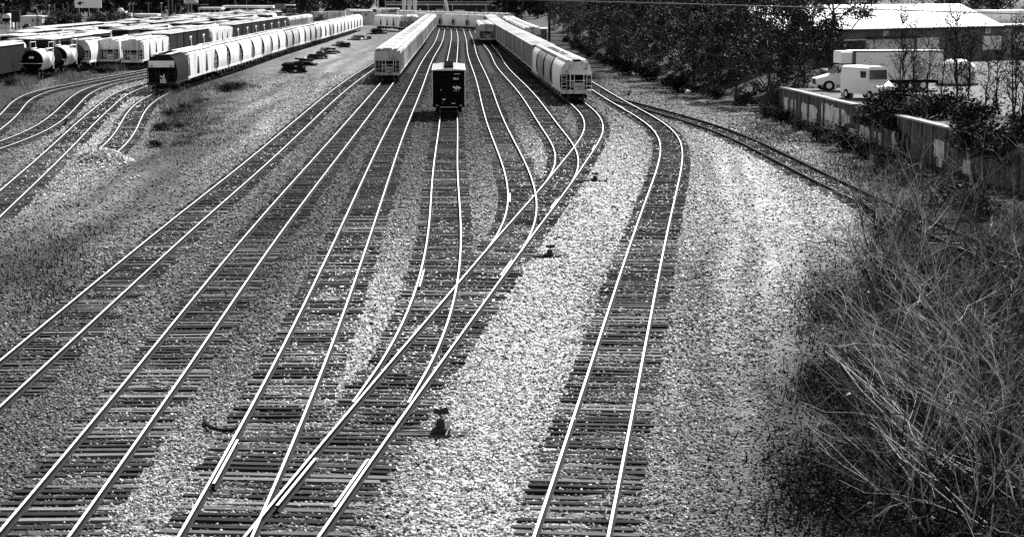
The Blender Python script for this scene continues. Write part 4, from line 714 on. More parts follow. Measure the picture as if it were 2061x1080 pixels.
# curved lead track across the far end of the yard
F1 = Path([(-22, 508), (-28.3, 530), (-36.5, 556), (-37.8, 566)], 2); F2 = Path([(1, 512), (-4.5, 529), (-10.8, 545), (-22.7, 574), (-30, 592)], 2); F3 = Path([(6, 560), (-12, 600), (-38, 655), (-60, 700)], 2)
put('bay4', F1, 529, 557, 'white four-bay hopper across the far end of the yard, left of the centre left string', 'hopper car', 'hoppers across the far end')
for i, (a, b) in enumerate(((574, 588), (564.5, 573.6), (554.8, 564.2), (545, 554.4), (533, 544.6))):
    put(['curved_white', 'curved_grey', 'curved_white', 'curved_white', 'curved_white'][i], F2, a, b, f'white curved-side hopper across the far end of the yard, {ordinal(i + 1)} from the centre left string', 'hopper car', 'hoppers across the far end')
for i in range(6):
    a = 575 + i * 20
    put('curved_white', F3, a, a + 19, f'white hopper behind the far cross string, {ordinal(i + 1)} counting from the right', 'hopper car', 'hoppers behind the far cross string', lod=True)
# strings of the left yard
def line(x0, y0, x1, y1): return Path([(x0, y0), ((2 * x0 + x1) / 3, (2 * y0 + y1) / 3), ((x0 + 2 * x1) / 3, (y0 + 2 * y1) / 3), (x1, y1)], 4)
S3 = line(-53.2, 270, -58, 620)
put('bay4', S3, 280, 304.5, 'white four-bay hopper with an open grey end, in the left yard behind the long string', 'hopper car', 'hoppers in the left yard')
def logo(o, kind):
    m = MB(); x = 1.49
    m.box((x, -.6, 3.3), (.02, 2.6, .22)); m.box((x, -.2, 2.5), (.02, .35, 1.5), rx=.35); m.box((x, -1.6, 3.05), (.02, .25, .5)); m.box((x, -.4, 1.55), (.02, 2.4, .12))
    m.build('side_emblem', 'mark_white', o)
for i in range(3):
    o = put('dark_box', S3, 305.2 + i * 15, 319.8 + i * 15, ['dark boxcar next to the white four-bay hopper in the left yard', 'dark boxcar between two dark boxcars in the left yard', 'dark boxcar with a white side emblem, just left of the second white hopper'][i], 'boxcar', 'dark boxcars in the left yard')
    if i: logo(o, 0)
    else: mark(o, 'stencil', [], 0) if False else None
put('bay4', S3, 350.6, 382, 'second white four-bay hopper of the left yard, between dark boxcars', 'hopper car', 'hoppers in the left yard')
for i in range(7):
    o = put('dark_box', S3, 383 + i * 15.4, 398 + i * 15.4, f'dark boxcar with a white side emblem, {ordinal(i + 1)} of the row behind the second white hopper', 'boxcar', 'dark boxcars in the left yard'); logo(o, 0)
for i in range(4):
    put('ribbed', S3, 492 + i * 17, 508.6 + i * 17, f'pale hopper beyond the emblem boxcars of the left yard, {ordinal(i + 1)} from them', 'hopper car', 'hoppers in the left yard', lod=True)
S3a = line(-57.2, 270, -63, 620)
for i in range(12):
    k = ['bay4', 'curved_grey', 'curved_white', 'curved_grey', 'dark_box', 'curved_white'][i % 6]
    put(k, S3a, 284 + i * 17, 300.4 + i * 17, ('grey hopper end with two dark openings, left of the white four-bay hopper' if i == 0 else f'car showing only its roof, {ordinal(i + 1)} of the row left of the white four-bay hopper'), 'boxcar' if k == 'dark_box' else 'hopper car', 'row left of the four-bay hopper', lod=i > 0)
S2 = line(-59.3, 240, -67, 600)
for i, (k, a, b, l, c) in enumerate((('tank_mix', 246.5, 260.5, 'black-ended tank car with a white side and a white plate on its end', 'tank car'), ('tank_mix', 261.3, 275.8, 'black and white tank car coupled behind the white-plated tank car', 'tank car'), ('curved_white', 276.4, 289.5, 'white hopper coupled to the tank cars at the left', 'hopper car'), ('tank_dark', 290, 304.5, 'all black tank car right behind the white hopper at the left', 'tank car'), ('tank_dark', 305, 319.5, 'second all black tank car behind the white hopper at the left', 'tank car'))):
    o = put(k, S2, a, b, l, c, 'cars of the tank string')
    if i == 0: mark(o, 'placard', [(-.3, .3, 2.5, 2.78)], -6.76)
for i in range(14):
    k = ['gondola', 'dark_box', 'gondola', 'curved_white'][i % 4]
    put(k, S2, 321 + i * 15.6, 336 + i * 15.6, f'{"pale hopper" if k[0] == "c" else "dark freight car"} beyond the black tank cars, {ordinal(i + 1)} in that row', {'gondola': 'gondola', 'dark_box': 'boxcar'}.get(k, 'hopper car'), 'row beyond the tank cars', lod=True)
S2b = line(-62, 215, -72, 560)
for i in range(18):
    k = ['dark_box', 'dark_box', 'gondola', 'dark_box'][i % 4]
    o = put(k, S2b, 222 + i * 16, 237.4 + i * 16, f'dark freight car at the left edge beside the tank cars, {ordinal(i + 1)} in its row', 'gondola' if k == 'gondola' else 'boxcar', 'dark row left of the tank cars', lod=i > 3)
for r, (x0, x1, ya, yb, nm) in enumerate(((-67.2, -71.5, 258, 600, 'nearest'), (-73.2, -78, 290, 640, 'second'), (-78.3, -83, 300, 660, 'third'), (-83.6, -88, 306, 680, 'farthest'))):
    Q = line(x0 + (0 if r == 0 else .4), ya - 6, x1, yb + 40); i = 0; y = ya
    while y < yb:
        k = ['curved_white', 'dark_box', 'curved_grey', 'dark_box', 'curved_white', 'dark_box', 'gondola'][(i * 3 + i // 5 + r) % 7]  # dark cars set among pale ones stand in for shaded hopper sides
        put(k, Q, y, y + 14.2, f'{"bright" if k[0] == "c" else "dark"} {"gondola" if k == "gondola" else "boxcar" if k == "dark_box" else "hopper"} in the {nm} roof row of the left yard, {ordinal(i + 1)} along it', {'gondola': 'gondola', 'dark_box': 'boxcar'}.get(k, 'hopper car'), f'{nm} roof row of the left yard', lod=True); y += 14.6; i += 1
for k in PROTO: drop(PROTO[k][0])
for k in LOD: bpy.data.objects.remove(LOD[k])
# ------------------------------------------------------------------ foliage
def np_mesh(name, V, F, mats, tone=None):
    """V (n,3), F (m,k) equal sized faces"""
    me = bpy.data.meshes.new(name); n, (m, k) = len(V), F.shape
    me.vertices.add(n); me.vertices.foreach_set('co', V.astype(np.float32).ravel())
    me.loops.add(m * k); me.loops.foreach_set('vertex_index', F.astype(np.int32).ravel())
    me.polygons.add(m); me.polygons.foreach_set('loop_start', np.arange(0, m * k, k, dtype=np.int32)); me.polygons.foreach_set('loop_total', np.full(m, k, dtype=np.int32))
    for q in ([mats] if isinstance(mats, str) else mats): me.materials.append(MATS[q])
    if tone is not None: me.attributes.new('tone', 'FLOAT', 'POINT').data.foreach_set('value', tone.astype(np.float32))
    me.update(calc_edges=True); return me
def leaves(P, size, up=.25, asp=.55):
    """small two-triangle leaf quads at points P"""
    n = len(P); d = RNG.normal(size=(n, 3)); d[:, 2] = d[:, 2] * .7; d /= np.linalg.norm(d, axis=1)[:, None]
    e = RNG.normal(size=(n, 3)); e -= d * (e * d).sum(1)[:, None]; e /= np.linalg.norm(e, axis=1)[:, None]
    s = size * RNG.uniform(.5, 1.35, n)[:, None]
    V = np.stack([P - d * s * .6, P + e * s * asp * .5, P + d * s * .6 + np.array([0, 0, -.08]) * s, P - e * s * asp * .5], 1).reshape(-1, 3)
    return V, np.arange(4 * n).reshape(n, 4)
def blob_points(cents, n):
    """points in a set of ragged clumps (x, y, z, r)"""
    c = np.array(cents); w = c[:, 3] ** 2; k = RNG.choice(len(c), n, p=w / w.sum())
    d = RNG.normal(size=(n, 3)); d /= np.linalg.norm(d, axis=1)[:, None]
    r = c[k, 3] * RNG.uniform(0, 1, n) ** .42 * (1 + .25 * RNG.normal(size=n))
    return c[k, :3] + d * r[:, None] * np.array([1, 1, .8])
def grow(m, p, d, L, r, depth, spread=.6, rise=.25, n=5, tips=None, mi=0, wob=.18, kids_=(2, 4)):
    pts = [Vector(p)]; d = Vector(d).normalized(); k = 4
    for i in range(k):
        d = (d + Vector((random.gauss(0, wob), random.gauss(0, wob), random.gauss(0, wob) + rise * .12))).normalized(); pts.append(pts[-1] + d * L / k)
    m.tube(pts, [r * (1 - .6 * i / k) for i in range(k + 1)], n, mi, cap=False)
    if depth == 0:
        if tips is not None: tips.append(tuple(pts[-1])); tips.append(tuple(pts[-2]))
        return
    for _ in range(random.randint(*kids_)):
        i = random.randint(1, k); q = pts[i]
        nd = (d + Vector((random.gauss(0, spread), random.gauss(0, spread), random.gauss(0, spread * .6) + rise))).normalized()
        grow(m, q, nd, L * random.uniform(.5, .8), r * (1 - .55 * i / k) * .62, depth - 1, spread, rise, max(3, n - 1), tips, mi, wob, kids_)
def make_tree(name, h, w, nleaf, lsize, lmat, trunk_r=.22, low=.1):
    r = empty(name); m = MB(); tips = []
    pts = [(random.gauss(0, .12) * i, random.gauss(0, .12) * i, h * .8 * i / 5) for i in range(6)]
    m.tube(pts, [trunk_r * (1 - .16 * i) for i in range(6)], 8)
    cents = []
    for i in range(13):
        z = h * random.uniform(low + .06, .9); a = random.uniform(0, 2 * PI); q = w * random.uniform(.3, .62) * (1.1 - .5 * abs(z / h - .5))
        e = (math.cos(a) * q, math.sin(a) * q, z + .08 * h); s = (pts[2][0], pts[2][1], max(.12 * h, z - .18 * h))
        m.tube([s, ((s[0] + e[0]) / 2, (s[1] + e[1]) / 2, (s[2] + e[2]) / 2 - .1), e], [trunk_r * .4, trunk_r * .3, .03], 5)
        cents.append((*e, w * random.uniform(.1, .19)))
    for i in range(34):
        z = h * random.uniform(low, .97); a = random.uniform(0, 2 * PI); q = w * .5 * math.sqrt(random.random()) * (1.12 - .75 * max(0, z / h - .45) / .55)
        cents.append((math.cos(a) * q, math.sin(a) * q, z, w * random.uniform(.06, .15)))
    m.build('trunk', 'bark', r, smooth=True)
    V, F = leaves(blob_points(cents, nleaf), lsize); link('crown', np_mesh('crown', V, F, lmat), r)
    return r
def make_bush(name, w, h, n, ls, lmat):
    r = empty(name); cents = [(random.gauss(0, w * .22), random.gauss(0, w * .22), h * random.uniform(.15, .75), w * random.uniform(.12, .3)) for _ in range(9)]
    P = blob_points(cents, n); P[:, 2] = np.abs(P[:, 2]) * np.minimum(1, 1.2 * h / np.maximum(.1, np.abs(P[:, 2])))
    V, F = leaves(P, ls); link('foliage', np_mesh('foliage', V, F, lmat), r)
    m = MB()
    for i in range(7): grow(m, (random.gauss(0, w * .1), random.gauss(0, w * .1), -.1), (random.gauss(0, .5), random.gauss(0, .5), 1), h * .9, .025, 1, n=4)
    m.build('stem', 'bark_dark', r); return r
TP = [snap(make_tree('leafy_tree', h, w, 9000, .27, mt)) for h, w, mt in ((13.5, 8.5, 'leaf_dark'), (12, 9.5, 'leaf_mid'), (15, 8, 'leaf_dark'), (11, 7.5, 'leaf_mid'), (14, 10, 'leaf_dark'))]
FT = [snap(make_tree('far_tree', h, w, 2600, .85, 'leaf_far', .3)) for h, w in ((15, 10), (13, 12), (17, 9))]
BP = {'dark': snap(make_bush('bush', 2.4, 1.6, 1500, .16, 'weed_dark')), 'mid': snap(make_bush('bush', 2.2, 1.2, 1300, .15, 'weed')), 'big': snap(make_bush('bush', 9, 5, 2200, .5, 'leaf_far'))}
def stand(tree, x, y, z, s, label, cat, group=None):
    o = dup(tree); o.location = (x, y, z); o.rotation_euler = (0, 0, random.uniform(0, 6.28)); k = s * random.uniform(.94, 1.06); o.scale = (s, s * random.uniform(.9, 1.1), k)
    tag(o, label, cat, group); return o
# belt of trees right of the yard: edge row, then two rows behind it
n = 0
edge = [186, 194, 203, 213, 224, 237, 250, 264, 279, 295, 313, 333, 356, 382, 412, 446, 486]
for i, y in enumerate(edge):
    x = float(tree_x(y)) + random.uniform(2.2, 3.6)
    stand(TP[i % 5], x, y, ground_z(np.array(x), np.array(float(y))).item(), random.uniform(.72, .92), f'dense dark tree at the yard edge, {ordinal(i + 1)} from the graffiti wall', 'tree', 'trees along the yard edge')
for i, y in enumerate([192, 208, 226, 246, 268, 292, 320, 352, 390, 436]):
    x = float(tree_x(y)) + random.uniform(7.5, 10)
    stand(TP[(i + 2) % 5], x, y, 1.6, random.uniform(.95, 1.12), f'tall dark tree behind the edge row, {ordinal(i + 1)} from the graffiti wall', 'tree', 'second row of the tree belt')
for i, y in enumerate([236, 258, 282, 310, 344, 384, 430]):
    x = float(tree_x(y)) + random.uniform(13, 18)
    stand(TP[(i + 1) % 5], x, y, 2.4, random.uniform(1.05, 1.25), f'tall tree at the back of the belt, {ordinal(i + 1)} from the warehouse', 'tree', 'back row of the tree belt')
for i in range(9):
    x, y = 9 + i * 2.6, 470 + i * 9
    stand(TP[(i + 3) % 5], x + 4, y + 40, 0, random.uniform(.8, 1.0), f'grey-leaved tree beyond the ribbed boxcars, {ordinal(i + 1)} from them', 'tree', 'trees beyond the boxcars')
for i in range(12):
    stand(TP[(i + 1) % 5], 48 + i * 7.2, 318 + (i % 3) * 14, 2, random.uniform(.95, 1.2), f'dark tree behind the white-roofed warehouse, {ordinal(i + 1)} from the left', 'tree', 'trees behind the warehouse')
# low brush under the edge trees
for i in range(15):
    y = 183 * (1.062 ** i); x = float(tree_x(y)) + random.uniform(-.2, 1.4)
    stand(BP['dark'], x, y, ground_z(np.array(x), np.array(float(y))).item() - .05, random.uniform(.9, 1.7), f'low dark bush under the edge trees, {ordinal(i + 1)} from the graffiti wall', 'bush', 'bushes under the edge trees')
# ------------------------------------------------------------------ graffiti wall
def wallpt(u, v):
    y = 35.94 / ((u - PW / 2) / FPX + .068); return y, CAMZ - (v + 22) * y / FPX
WANG = math.atan2(-.068, 1)      # wall runs (x grows as y falls)
root = empty('retaining_wall', (23.9, 177, 0)); tag(root, 'stained concrete retaining wall with white graffiti patches and a pale coping', 'wall')
m = MB(); N = 60
for i in range(10):
    ya, yb = 177 - i * 11.5, 177 - (i + 1) * 11.5 + .05
    for q in range(1):
        x0, x1 = wall_x(ya) - 23.9, wall_x(yb) - 23.9
        zt = 2.5 + (.02 if i % 2 else -.03)
        m.add([(x0, ya - 177, -.3), (x0 + .4, ya - 177, -.3), (x1 + .4, yb - 177, -.3), (x1, yb - 177, -.3), (x0, ya - 177, zt), (x0 + .4, ya - 177, zt), (x1 + .4, yb - 177, zt), (x1, yb - 177, zt)], [(0, 1, 2, 3), (4, 7, 6, 5), (0, 4, 5, 1), (1, 5, 6, 2), (2, 6, 7, 3), (3, 7, 4, 0)])
m.build('panel', 'concrete', root)
m = MB()
for i in range(20):
    y = 177 - i * 5.75; x = wall_x(y) - 23.9; m.box((x + .02, y - 177, 1.2), (.22, .5, 2.9), rz=.068)
m.build('buttress', 'concrete', root)
for a, b in ((177, 150), (138, 118), (112, 70)):
    m = MB(); k = 9
    for i in range(k):
        y0 = a + (b - a) * i / k; y1 = a + (b - a) * (i + 1) / k + .04; x0, x1 = wall_x(y0) - 23.9, wall_x(y1) - 23.9; z = 2.53 + random.uniform(-.015, .015)
        m.add([(x0 - .12, y0 - 177, z), (x0 + .5, y0 - 177, z), (x1 + .5, y1 - 177, z), (x1 - .12, y1 - 177, z), (x0 - .12, y0 - 177, z + .13), (x0 + .5, y0 - 177, z + .13), (x1 + .5, y1 - 177, z + .13), (x1 - .12, y1 - 177, z + .13)], [(0, 1, 2, 3), (4, 7, 6, 5), (0, 4, 5, 1), (1, 5, 6, 2), (2, 6, 7, 3), (3, 7, 4, 0)])
    m.build('coping', 'concrete_cap', root)
def patch(poly, mt, name, off=.03):
    """painted patch on the track side of the wall, outlined in wall coordinates"""
    m = MB(); n = len(poly); vs = []
    for o in (off, -.02):
        for u, v in poly:
            y, z = wallpt(u, v); vs.append((wall_x(y) - 23.9 - o, y - 177, z))
    fs = [tuple(range(n)), tuple(range(n, 2 * n))[::-1]] + [(i, (i + 1) % n, n + (i + 1) % n, n + i) for i in range(n)]
    m.add(vs, fs); return m.build(name, mt, root)
def ragged(u0, u1, v0, v1, k=22, j=.10, sk=0.0):
    out = []
    for i in range(k):
        a = 2 * PI * i / k; c, s = math.cos(a), math.sin(a); f = 1 / max(abs(c), abs(s)) * (1 - random.random() * j * 2)
        out.append(((u0 + u1) / 2 + c * f * (u1 - u0) / 2, (v0 + v1) / 2 + s * f * (v1 - v0) / 2 + sk * c * (u1 - u0) / 2))
    return out
for q in ((1612, 1645, 206, 243, .3), (1651, 1678, 205, 258, .3), (1676, 1702, 214, 252, .35), (1690, 1712, 226, 246, .3), (1655, 1690, 240, 268, .4), (1577, 1586, 192, 230, .3), (1590, 1602, 196, 232, .3), (1730, 1752, 250, 300, .35), (1708, 1730, 255, 290, .4), (1796, 1806, 258, 300, .3), (1880, 1912, 280, 318, .4), (1887, 1900, 312, 352, .3), (1760, 1775, 262, 290, .3), (1940, 1962, 320, 350, .3)):
    patch(ragged(*q[:4], sk=q[4]), 'white_wash', 'graffiti_patch', .13 if False else .035)
def loop(uc, vc, ru, rv):
    m = MB(); pts = []
    for i in range(19):
        a = 2 * PI * i / 18; y, z = wallpt(uc + ru * math.cos(a), vc + rv * math.sin(a)); pts.append((wall_x(y) - 23.9 - .06, y - 177, z))
    m.tube(pts, .07, 5, cap=False); m.build('graffiti_stroke', 'mark_black', root)
for q in ((1810, 270, 5, 12), (1809, 300, 6, 12), (1828, 285, 5, 18)): loop(*q)
# bushes and ivy at the wall
for i, (u, v, s, k, zz) in enumerate(((1572, 244, 1.0, 'dark', 0), (1604, 262, .7, 'dark', 0), (1648, 284, .95, 'dark', 0), (1700, 303, 1.25, 'dark', 0), (1668, 292, .8, 'mid', 0), (1740, 318, .9, 'dark', 0), (1790, 345, 1.0, 'dark', 0), (1835, 372, 1.1, 'mid', 0), (1545, 236, 1.1, 'mid', 0), (1900, 410, 1.2, 'dark', 0), (1960, 440, 1.3, 'mid', 0))):
    x, y = at(u, v)
    stand(BP[k], x, y, 0, s, f'{"dark" if k == "dark" else "grey"} weedy bush at the foot of the graffiti wall, {ordinal(i + 1)} in order', 'bush', 'bushes at the graffiti wall')
for i, (u, s) in enumerate(((1752, 1.3), (1772, 1.5), (1793, 1.35), (1805, 1.0), (1945, 1.3), (1975, 1.5), (2010, 1.4), (2045, 1.6))):
    y, z = wallpt(u, 220)
    stand(BP['dark'], wall_x(y) + .1, y, 1.55, s, f'dark ivy clump spilling over the graffiti wall, {ordinal(i + 1)} from the trucks', 'ivy', 'ivy on the graffiti wall')
for i in range(16):
    y = 148 - i * 3.4; x = wall_x(y) + random.uniform(1.2, 3.2)
    stand(BP['dark' if i % 3 else 'mid'], x, y, 2.45, random.uniform(.9, 1.5), f'dark brush on top of the graffiti wall, {ordinal(i + 1)} from the trucks', 'bush', 'brush above the wall')
# ------------------------------------------------------------------ warehouse
wh = empty('warehouse', (34, 224, 2.5)); wh.rotation_euler = (0, 0, math.atan2(23, 25) * .0 + math.radians(43))
tag(wh, 'low warehouse with a broad white metal roof and grey dock front', 'warehouse')
# local x runs along the front (to the right and away), local y into the building
ca, sa = math.cos(math.radians(43)), math.sin(math.radians(43))
def fx(u, v=100):     # distance along the front for a pixel column
    k = (u - PW / 2) / FPX; return (k * 224 - 34) / (ca - k * sa)
m = MB(); x0, x1 = -6, fx(2000); H = 4.15; D = 11.8
m.box(((x0 + x1) / 2, D / 2, H / 2), (x1 - x0, D, H)); m.build('wall', 'wall_grey', wh)
m = MB()
m.add([(x0 - .5, -.6, H - .02), (x1 + .6, -.6, H - .02), (x1 + .6, D / 2, H + 2.6), (x0 - .5, D / 2, H + 2.6), (x1 + .6, D + .5, H), (x0 - .5, D + .5, H), (x0 - .5, -.6, H + .1), (x1 + .6, -.6, H + .1), (x1 + .6, D / 2, H + 2.75), (x0 - .5, D / 2, H + 2.75), (x1 + .6, D + .5, H + .12), (x0 - .5, D + .5, H + .12)],
      [(0, 1, 2, 3), (3, 2, 4, 5), (6, 9, 8, 7), (9, 11, 10, 8), (0, 6, 7, 1), (1, 7, 8, 2), (2, 8, 10, 4), (4, 10, 11, 5), (3, 9, 6, 0), (5, 11, 9, 3)])
for i in range(40):
    x = x0 + (x1 - x0) * (i + .5) / 40; m.box((x, D / 4 - .3, H + 1.46), (.05, D / 2 + .4, .06), rx=math.atan2(2.65, D / 2 + .6))
m.build('roof', 'roof_metal', wh)
m = MB(); m.box(((x0 + x1) / 2, -.66, H - .08), (x1 - x0 + 1, .14, .18)); m.build('gutter', 'pole_dark', wh)
def bay(u0, u1, z0, z1, mt, nm, pr=.08):
    m = MB(); a, b = fx(u0), fx(u1); m.box(((a + b) / 2, -pr / 2 - .003, (z0 + z1) / 2), (b - a, pr, z1 - z0)); return m.build(nm, mt, wh)
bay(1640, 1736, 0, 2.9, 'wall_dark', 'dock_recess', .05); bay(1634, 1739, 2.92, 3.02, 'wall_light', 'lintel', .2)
bay(1738, 1832, 1.4, 2.95, 'wall_light', 'dock_door'); bay(1738, 1835, 3.0, 3.25, 'pole_dark', 'awning', .9)
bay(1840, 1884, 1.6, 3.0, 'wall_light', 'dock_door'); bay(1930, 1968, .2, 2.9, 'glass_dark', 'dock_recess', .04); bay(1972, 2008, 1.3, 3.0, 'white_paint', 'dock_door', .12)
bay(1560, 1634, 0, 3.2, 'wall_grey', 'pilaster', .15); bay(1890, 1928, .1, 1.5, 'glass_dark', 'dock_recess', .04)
def letter(ch, x, z, parent, size=.85, mt='mark_black', y=-.13):
    c = bpy.data.curves.new('lettering', 'FONT'); c.body = ch; c.size = size; c.extrude = .01; c.align_x = 'CENTER'; c.align_y = 'CENTER'; c.materials.append(MATS[mt])
    o = bpy.data.objects.new('lettering', c); COL.objects.link(o); bpy.context.view_layer.update(); me = bpy.data.meshes.new_from_object(o.evaluated_get(bpy.context.evaluated_depsgraph_get())); bpy.data.objects.remove(o); me.materials.clear(); me.materials.append(MATS[mt]); o = bpy.data.objects.new('lettering', me); COL.objects.link(o); o.parent = parent; o.location = (x, y, z); o.rotation_euler = (PI / 2, 0, 0); return o
for ch, u in (('G', 1777), ('H', 1981)):
    b = bay(u - 4.5, u + 4.5, 3.32, 4.0, 'mark_white', 'dock_plaque', .1); letter(ch, fx(u), 3.66, b)
an = empty('warehouse_annex', (34 + ca * (x1 + 1.2), 224 + sa * (x1 + 1.2), 2.5)); an.rotation_euler = (0, 0, math.radians(20)); tag(an, 'flat roofed annex with pale doors at the right end of the white-roofed warehouse', 'building')
m = MB(); m.box((9, 8, 2.1), (18, 16, 4.2)); m.build('wall', 'wall_grey', an)
m = MB(); m.box((9, 8, 4.28), (18.6, 16.8, .16)); m.box((11, 12, 5.2), (14, 7.6, 1.6)); m.build('roof', 'wall_light', an)
for q in range(2):
    m = MB(); m.box((2.9 + q * 4.6, -.06, 2.35), (2.6, .12, 2.2)); m.build('door', 'white_paint', an)
m = MB(); m.box((.6, -.1, 1.9), (1.1, .2, 3.8)); m.build('pillar', 'concrete_cap', an)
# yard lamp
lp = empty('lamp_post', (*at(1672, 168, 2.5)[:2], 2.5)); x, y = lp.location[:2]
k = y / FPX; hgt = (CAMZ - (28 + 22) * k) - 2.5
tag(lp, 'dark lamp post with a flat twin head in front of the white warehouse roof', 'lamp post')
m = MB(); m.tube([(0, 0, 0), (.18, 0, hgt * .6), (.3, 0, hgt)], [.13, .1, .08], 8); m.build('pole', 'pole_dark', lp)
m = MB(); m.box((.05, 0, hgt + .03), (.75, .3, .16)); m.box((.62, 0, hgt + .05), (.4, .3, .14)); m.build('lamp_head', 'pole_dark', lp)
# ------------------------------------------------------------------ trucks in the lot
def wheel(parent, x, y, r=.48, w=.28, axis='y'):
    m = MB(); m.disc((x, y, r), r, w, axis, 20); o = m.build('wheel', 'rubber', parent); q = MB(); q.disc((x, y, r), r * .55, w + .04, axis, 14); q.build('rim', 'wheel_bright', o); return o
def box_truck():
    r = empty('box_truck')                      # front toward -x
    m = MB(); m.prism([(-1.2, 1.0), (1.2, 1.0), (1.2, 3.6), (1.1, 3.72), (-1.1, 3.72), (-1.2, 3.6)], .6, 8.6, axis='x')
    m.prism([(-1.15, 2.55), (1.15, 2.55), (1.15, 3.5), (1.0, 3.66), (-1.0, 3.66), (-1.15, 3.5)], -.5, .62, axis='x'); m.build('cargo_box', 'vehicle_white', r)
    m = MB()
    for s in (-1, 1): m.box((.62, s * 1.21, 2.5), (.32, .05, 2.3)); m.box((4.6, s * 1.2, 3.62), (8, .06, .12))
    m.build('corner_trim', 'wheel_steel', r)
    m = MB(); m.add([(-1.0, -1, .6), (.5, -1, .6), (.5, 1, .6), (-1.0, 1, .6), (-1.0, -1, 1.55), (.5, -1, 1.6), (.5, 1, 1.6), (-1.0, 1, 1.55), (-.45, -.9, 2.35), (.5, -.95, 2.5), (.5, .95, 2.5), (-.45, .9, 2.35)], [(0, 3, 2, 1), (0, 1, 5, 4), (1, 2, 6, 5), (2, 3, 7, 6), (3, 0, 4, 7), (4, 5, 9, 8), (5, 6, 10, 9), (6, 7, 11, 10), (7, 4, 8, 11), (8, 9, 10, 11)]); m.build('cab', 'vehicle_white', r)
    m = MB(); m.add([(-1.02, -.88, 1.62), (-.50, -.8, 2.28), (-.50, .8, 2.28), (-1.02, .88, 1.62)], [(0, 1, 2, 3)]); m.v = [(x - .03, y, z + .02) for x, y, z in m.v] + m.v; m.f = [(0, 1, 2, 3), (4, 5, 6, 7), (0, 1, 5, 4), (1, 2, 6, 5), (2, 3, 7, 6), (3, 0, 4, 7)]; m.m = [0] * 6; m.build('windshield', 'glass_dark', r)
    for s in (-1, 1):
        m = MB(); m.add([(-.72, s * 1.01, 1.68), (.15, s * 1.01, 1.68), (.15, s * .97, 2.3), (-.38, s * .97, 2.3), (-.72, s * .9, 1.68), (.15, s * .9, 1.68), (.15, s * .9, 2.3), (-.38, s * .9, 2.3)], [(0, 1, 2, 3), (4, 5, 6, 7), (0, 1, 5, 4), (1, 2, 6, 5), (2, 3, 7, 6), (3, 0, 4, 7)]); m.build('side_window', 'glass_dark', r)
        m = MB(); m.box((-.8, s * 1.3, 1.9), (.1, .2, .5)); m.tube([(-.7, s * 1.0, 1.7), (-.8, s * 1.25, 1.8)], .03, 5); m.build('mirror', 'pole_dark', r)
    m = MB(); m.add([(-2.5, -.85, .55), (-1.0, -1.0, .55), (-1.0, 1.0, .55), (-2.5, .85, .55), (-2.5, -.75, 1.15), (-1.0, -.95, 1.55), (-1.0, .95, 1.55), (-2.5, .75, 1.15)], [(0, 3, 2, 1), (0, 1, 5, 4), (1, 2, 6, 5), (2, 3, 7, 6), (3, 0, 4, 7), (4, 5, 6, 7)]); m.build('hood', 'vehicle_white', r)
    m = MB(); m.box((-2.53, 0, .85), (.06, 1.0, .42)); m.build('grille', 'pole_dark', r)
    m = MB(); m.box((-2.6, 0, .5), (.2, 2.1, .25)); m.build('bumper', 'white_paint', r)
    for s in (-1, 1):
        m = MB(); m.disc((-2.5, s * .65, .92), .16, .1, 'x', 12); m.build('headlight', 'mark_white', r)
        wheel(r, -1.5, s * .92); wheel(r, 5.8, s * .95); wheel(r, 6.9, s * .95)
    m = MB(); m.box((4, 0, .78), (9, .9, .28)); m.build('chassis', 'grime_and_shade', r); return r
t = box_truck(); x, y = at(1688, 184, 2.55); t.location = (x + .6, y + 1.8, 2.55); t.scale = (1, 1, .93); t.rotation_euler = (0, 0, math.radians(8)); tag(t, 'white box truck with its cab toward the graffiti wall, parked before the dark dock', 'truck')
def panel_van():
    r = empty('panel_van')
    m = MB(); m.prism([(-1.0, .45), (1.0, .45), (1.02, 1.6), (.92, 2.5), (.7, 2.62), (-.7, 2.62), (-.92, 2.5), (-1.02, 1.6)], 0, 4.2, axis='x')
    m.add([(0, -1, .45), (0, 1, .45), (-1.1, .92, .5), (-1.1, -.92, .5), (0, -1.0, 1.5), (0, 1.0, 1.5), (-1.1, .8, 1.12), (-1.1, -.8, 1.12)], [(0, 1, 2, 3), (4, 7, 6, 5), (2, 6, 7, 3), (0, 3, 7, 4), (1, 5, 6, 2)]); m.build('body', 'vehicle_white', r)
    m = MB(); m.box((-.04, 0, 1.98), (.06, 1.6, .75), ry=.12); m.build('windshield', 'glass_dark', r)
    for s in (-1, 1):
        m = MB(); m.box((.65, s * 1.0, 1.95), (.8, .06, .6), rx=-s * .1); m.build('side_window', 'glass_dark', r)
        m = MB(); m.box((.65, s * 1.03, 1.15), (1.1, .03, 1.1)); m.box((1.0, s * 1.06, 1.3), (.2, .03, .05)); m.build('door', 'vehicle_white', r)
        wheel(r, -.35, s * .9, .38, .24); wheel(r, 3.3, s * .9, .38, .24)
        m = MB(); m.box((-1.08, s * .68, .9), (.08, .32, .2)); m.build('headlight', 'mark_white', r)
    m = MB(); m.box((-1.15, 0, .52), (.14, 1.95, .22)); m.build('bumper', 'grime_and_shade', r)
    return r
t = panel_van(); x, y = at(1738, 206, 2.55); t.location = (x + 1.7, y + 3.4, 2.55); t.scale = (.9, 1, 1); t.rotation_euler = (0, 0, math.radians(114)); tag(t, 'white panel van parked close behind the wall coping, in front of the box truck', 'van')
tr = empty('box_trailer'); m = MB(); m.box((0, 3, 2.0), (3.0, 6, 2.6)); m.build('body', 'white_paint', tr)
m = MB(); m.box((0, -.04, 1.9), (2.5, .08, 2.1)); m.build('roll_door', 'wall_light', tr)
m = MB()
for s in (-1, 0, 1): m.box((s * .28, -.06, 3.14), (.14, .06, .08))
m.build('marker_light', 'pole_dark', tr)
m = MB()
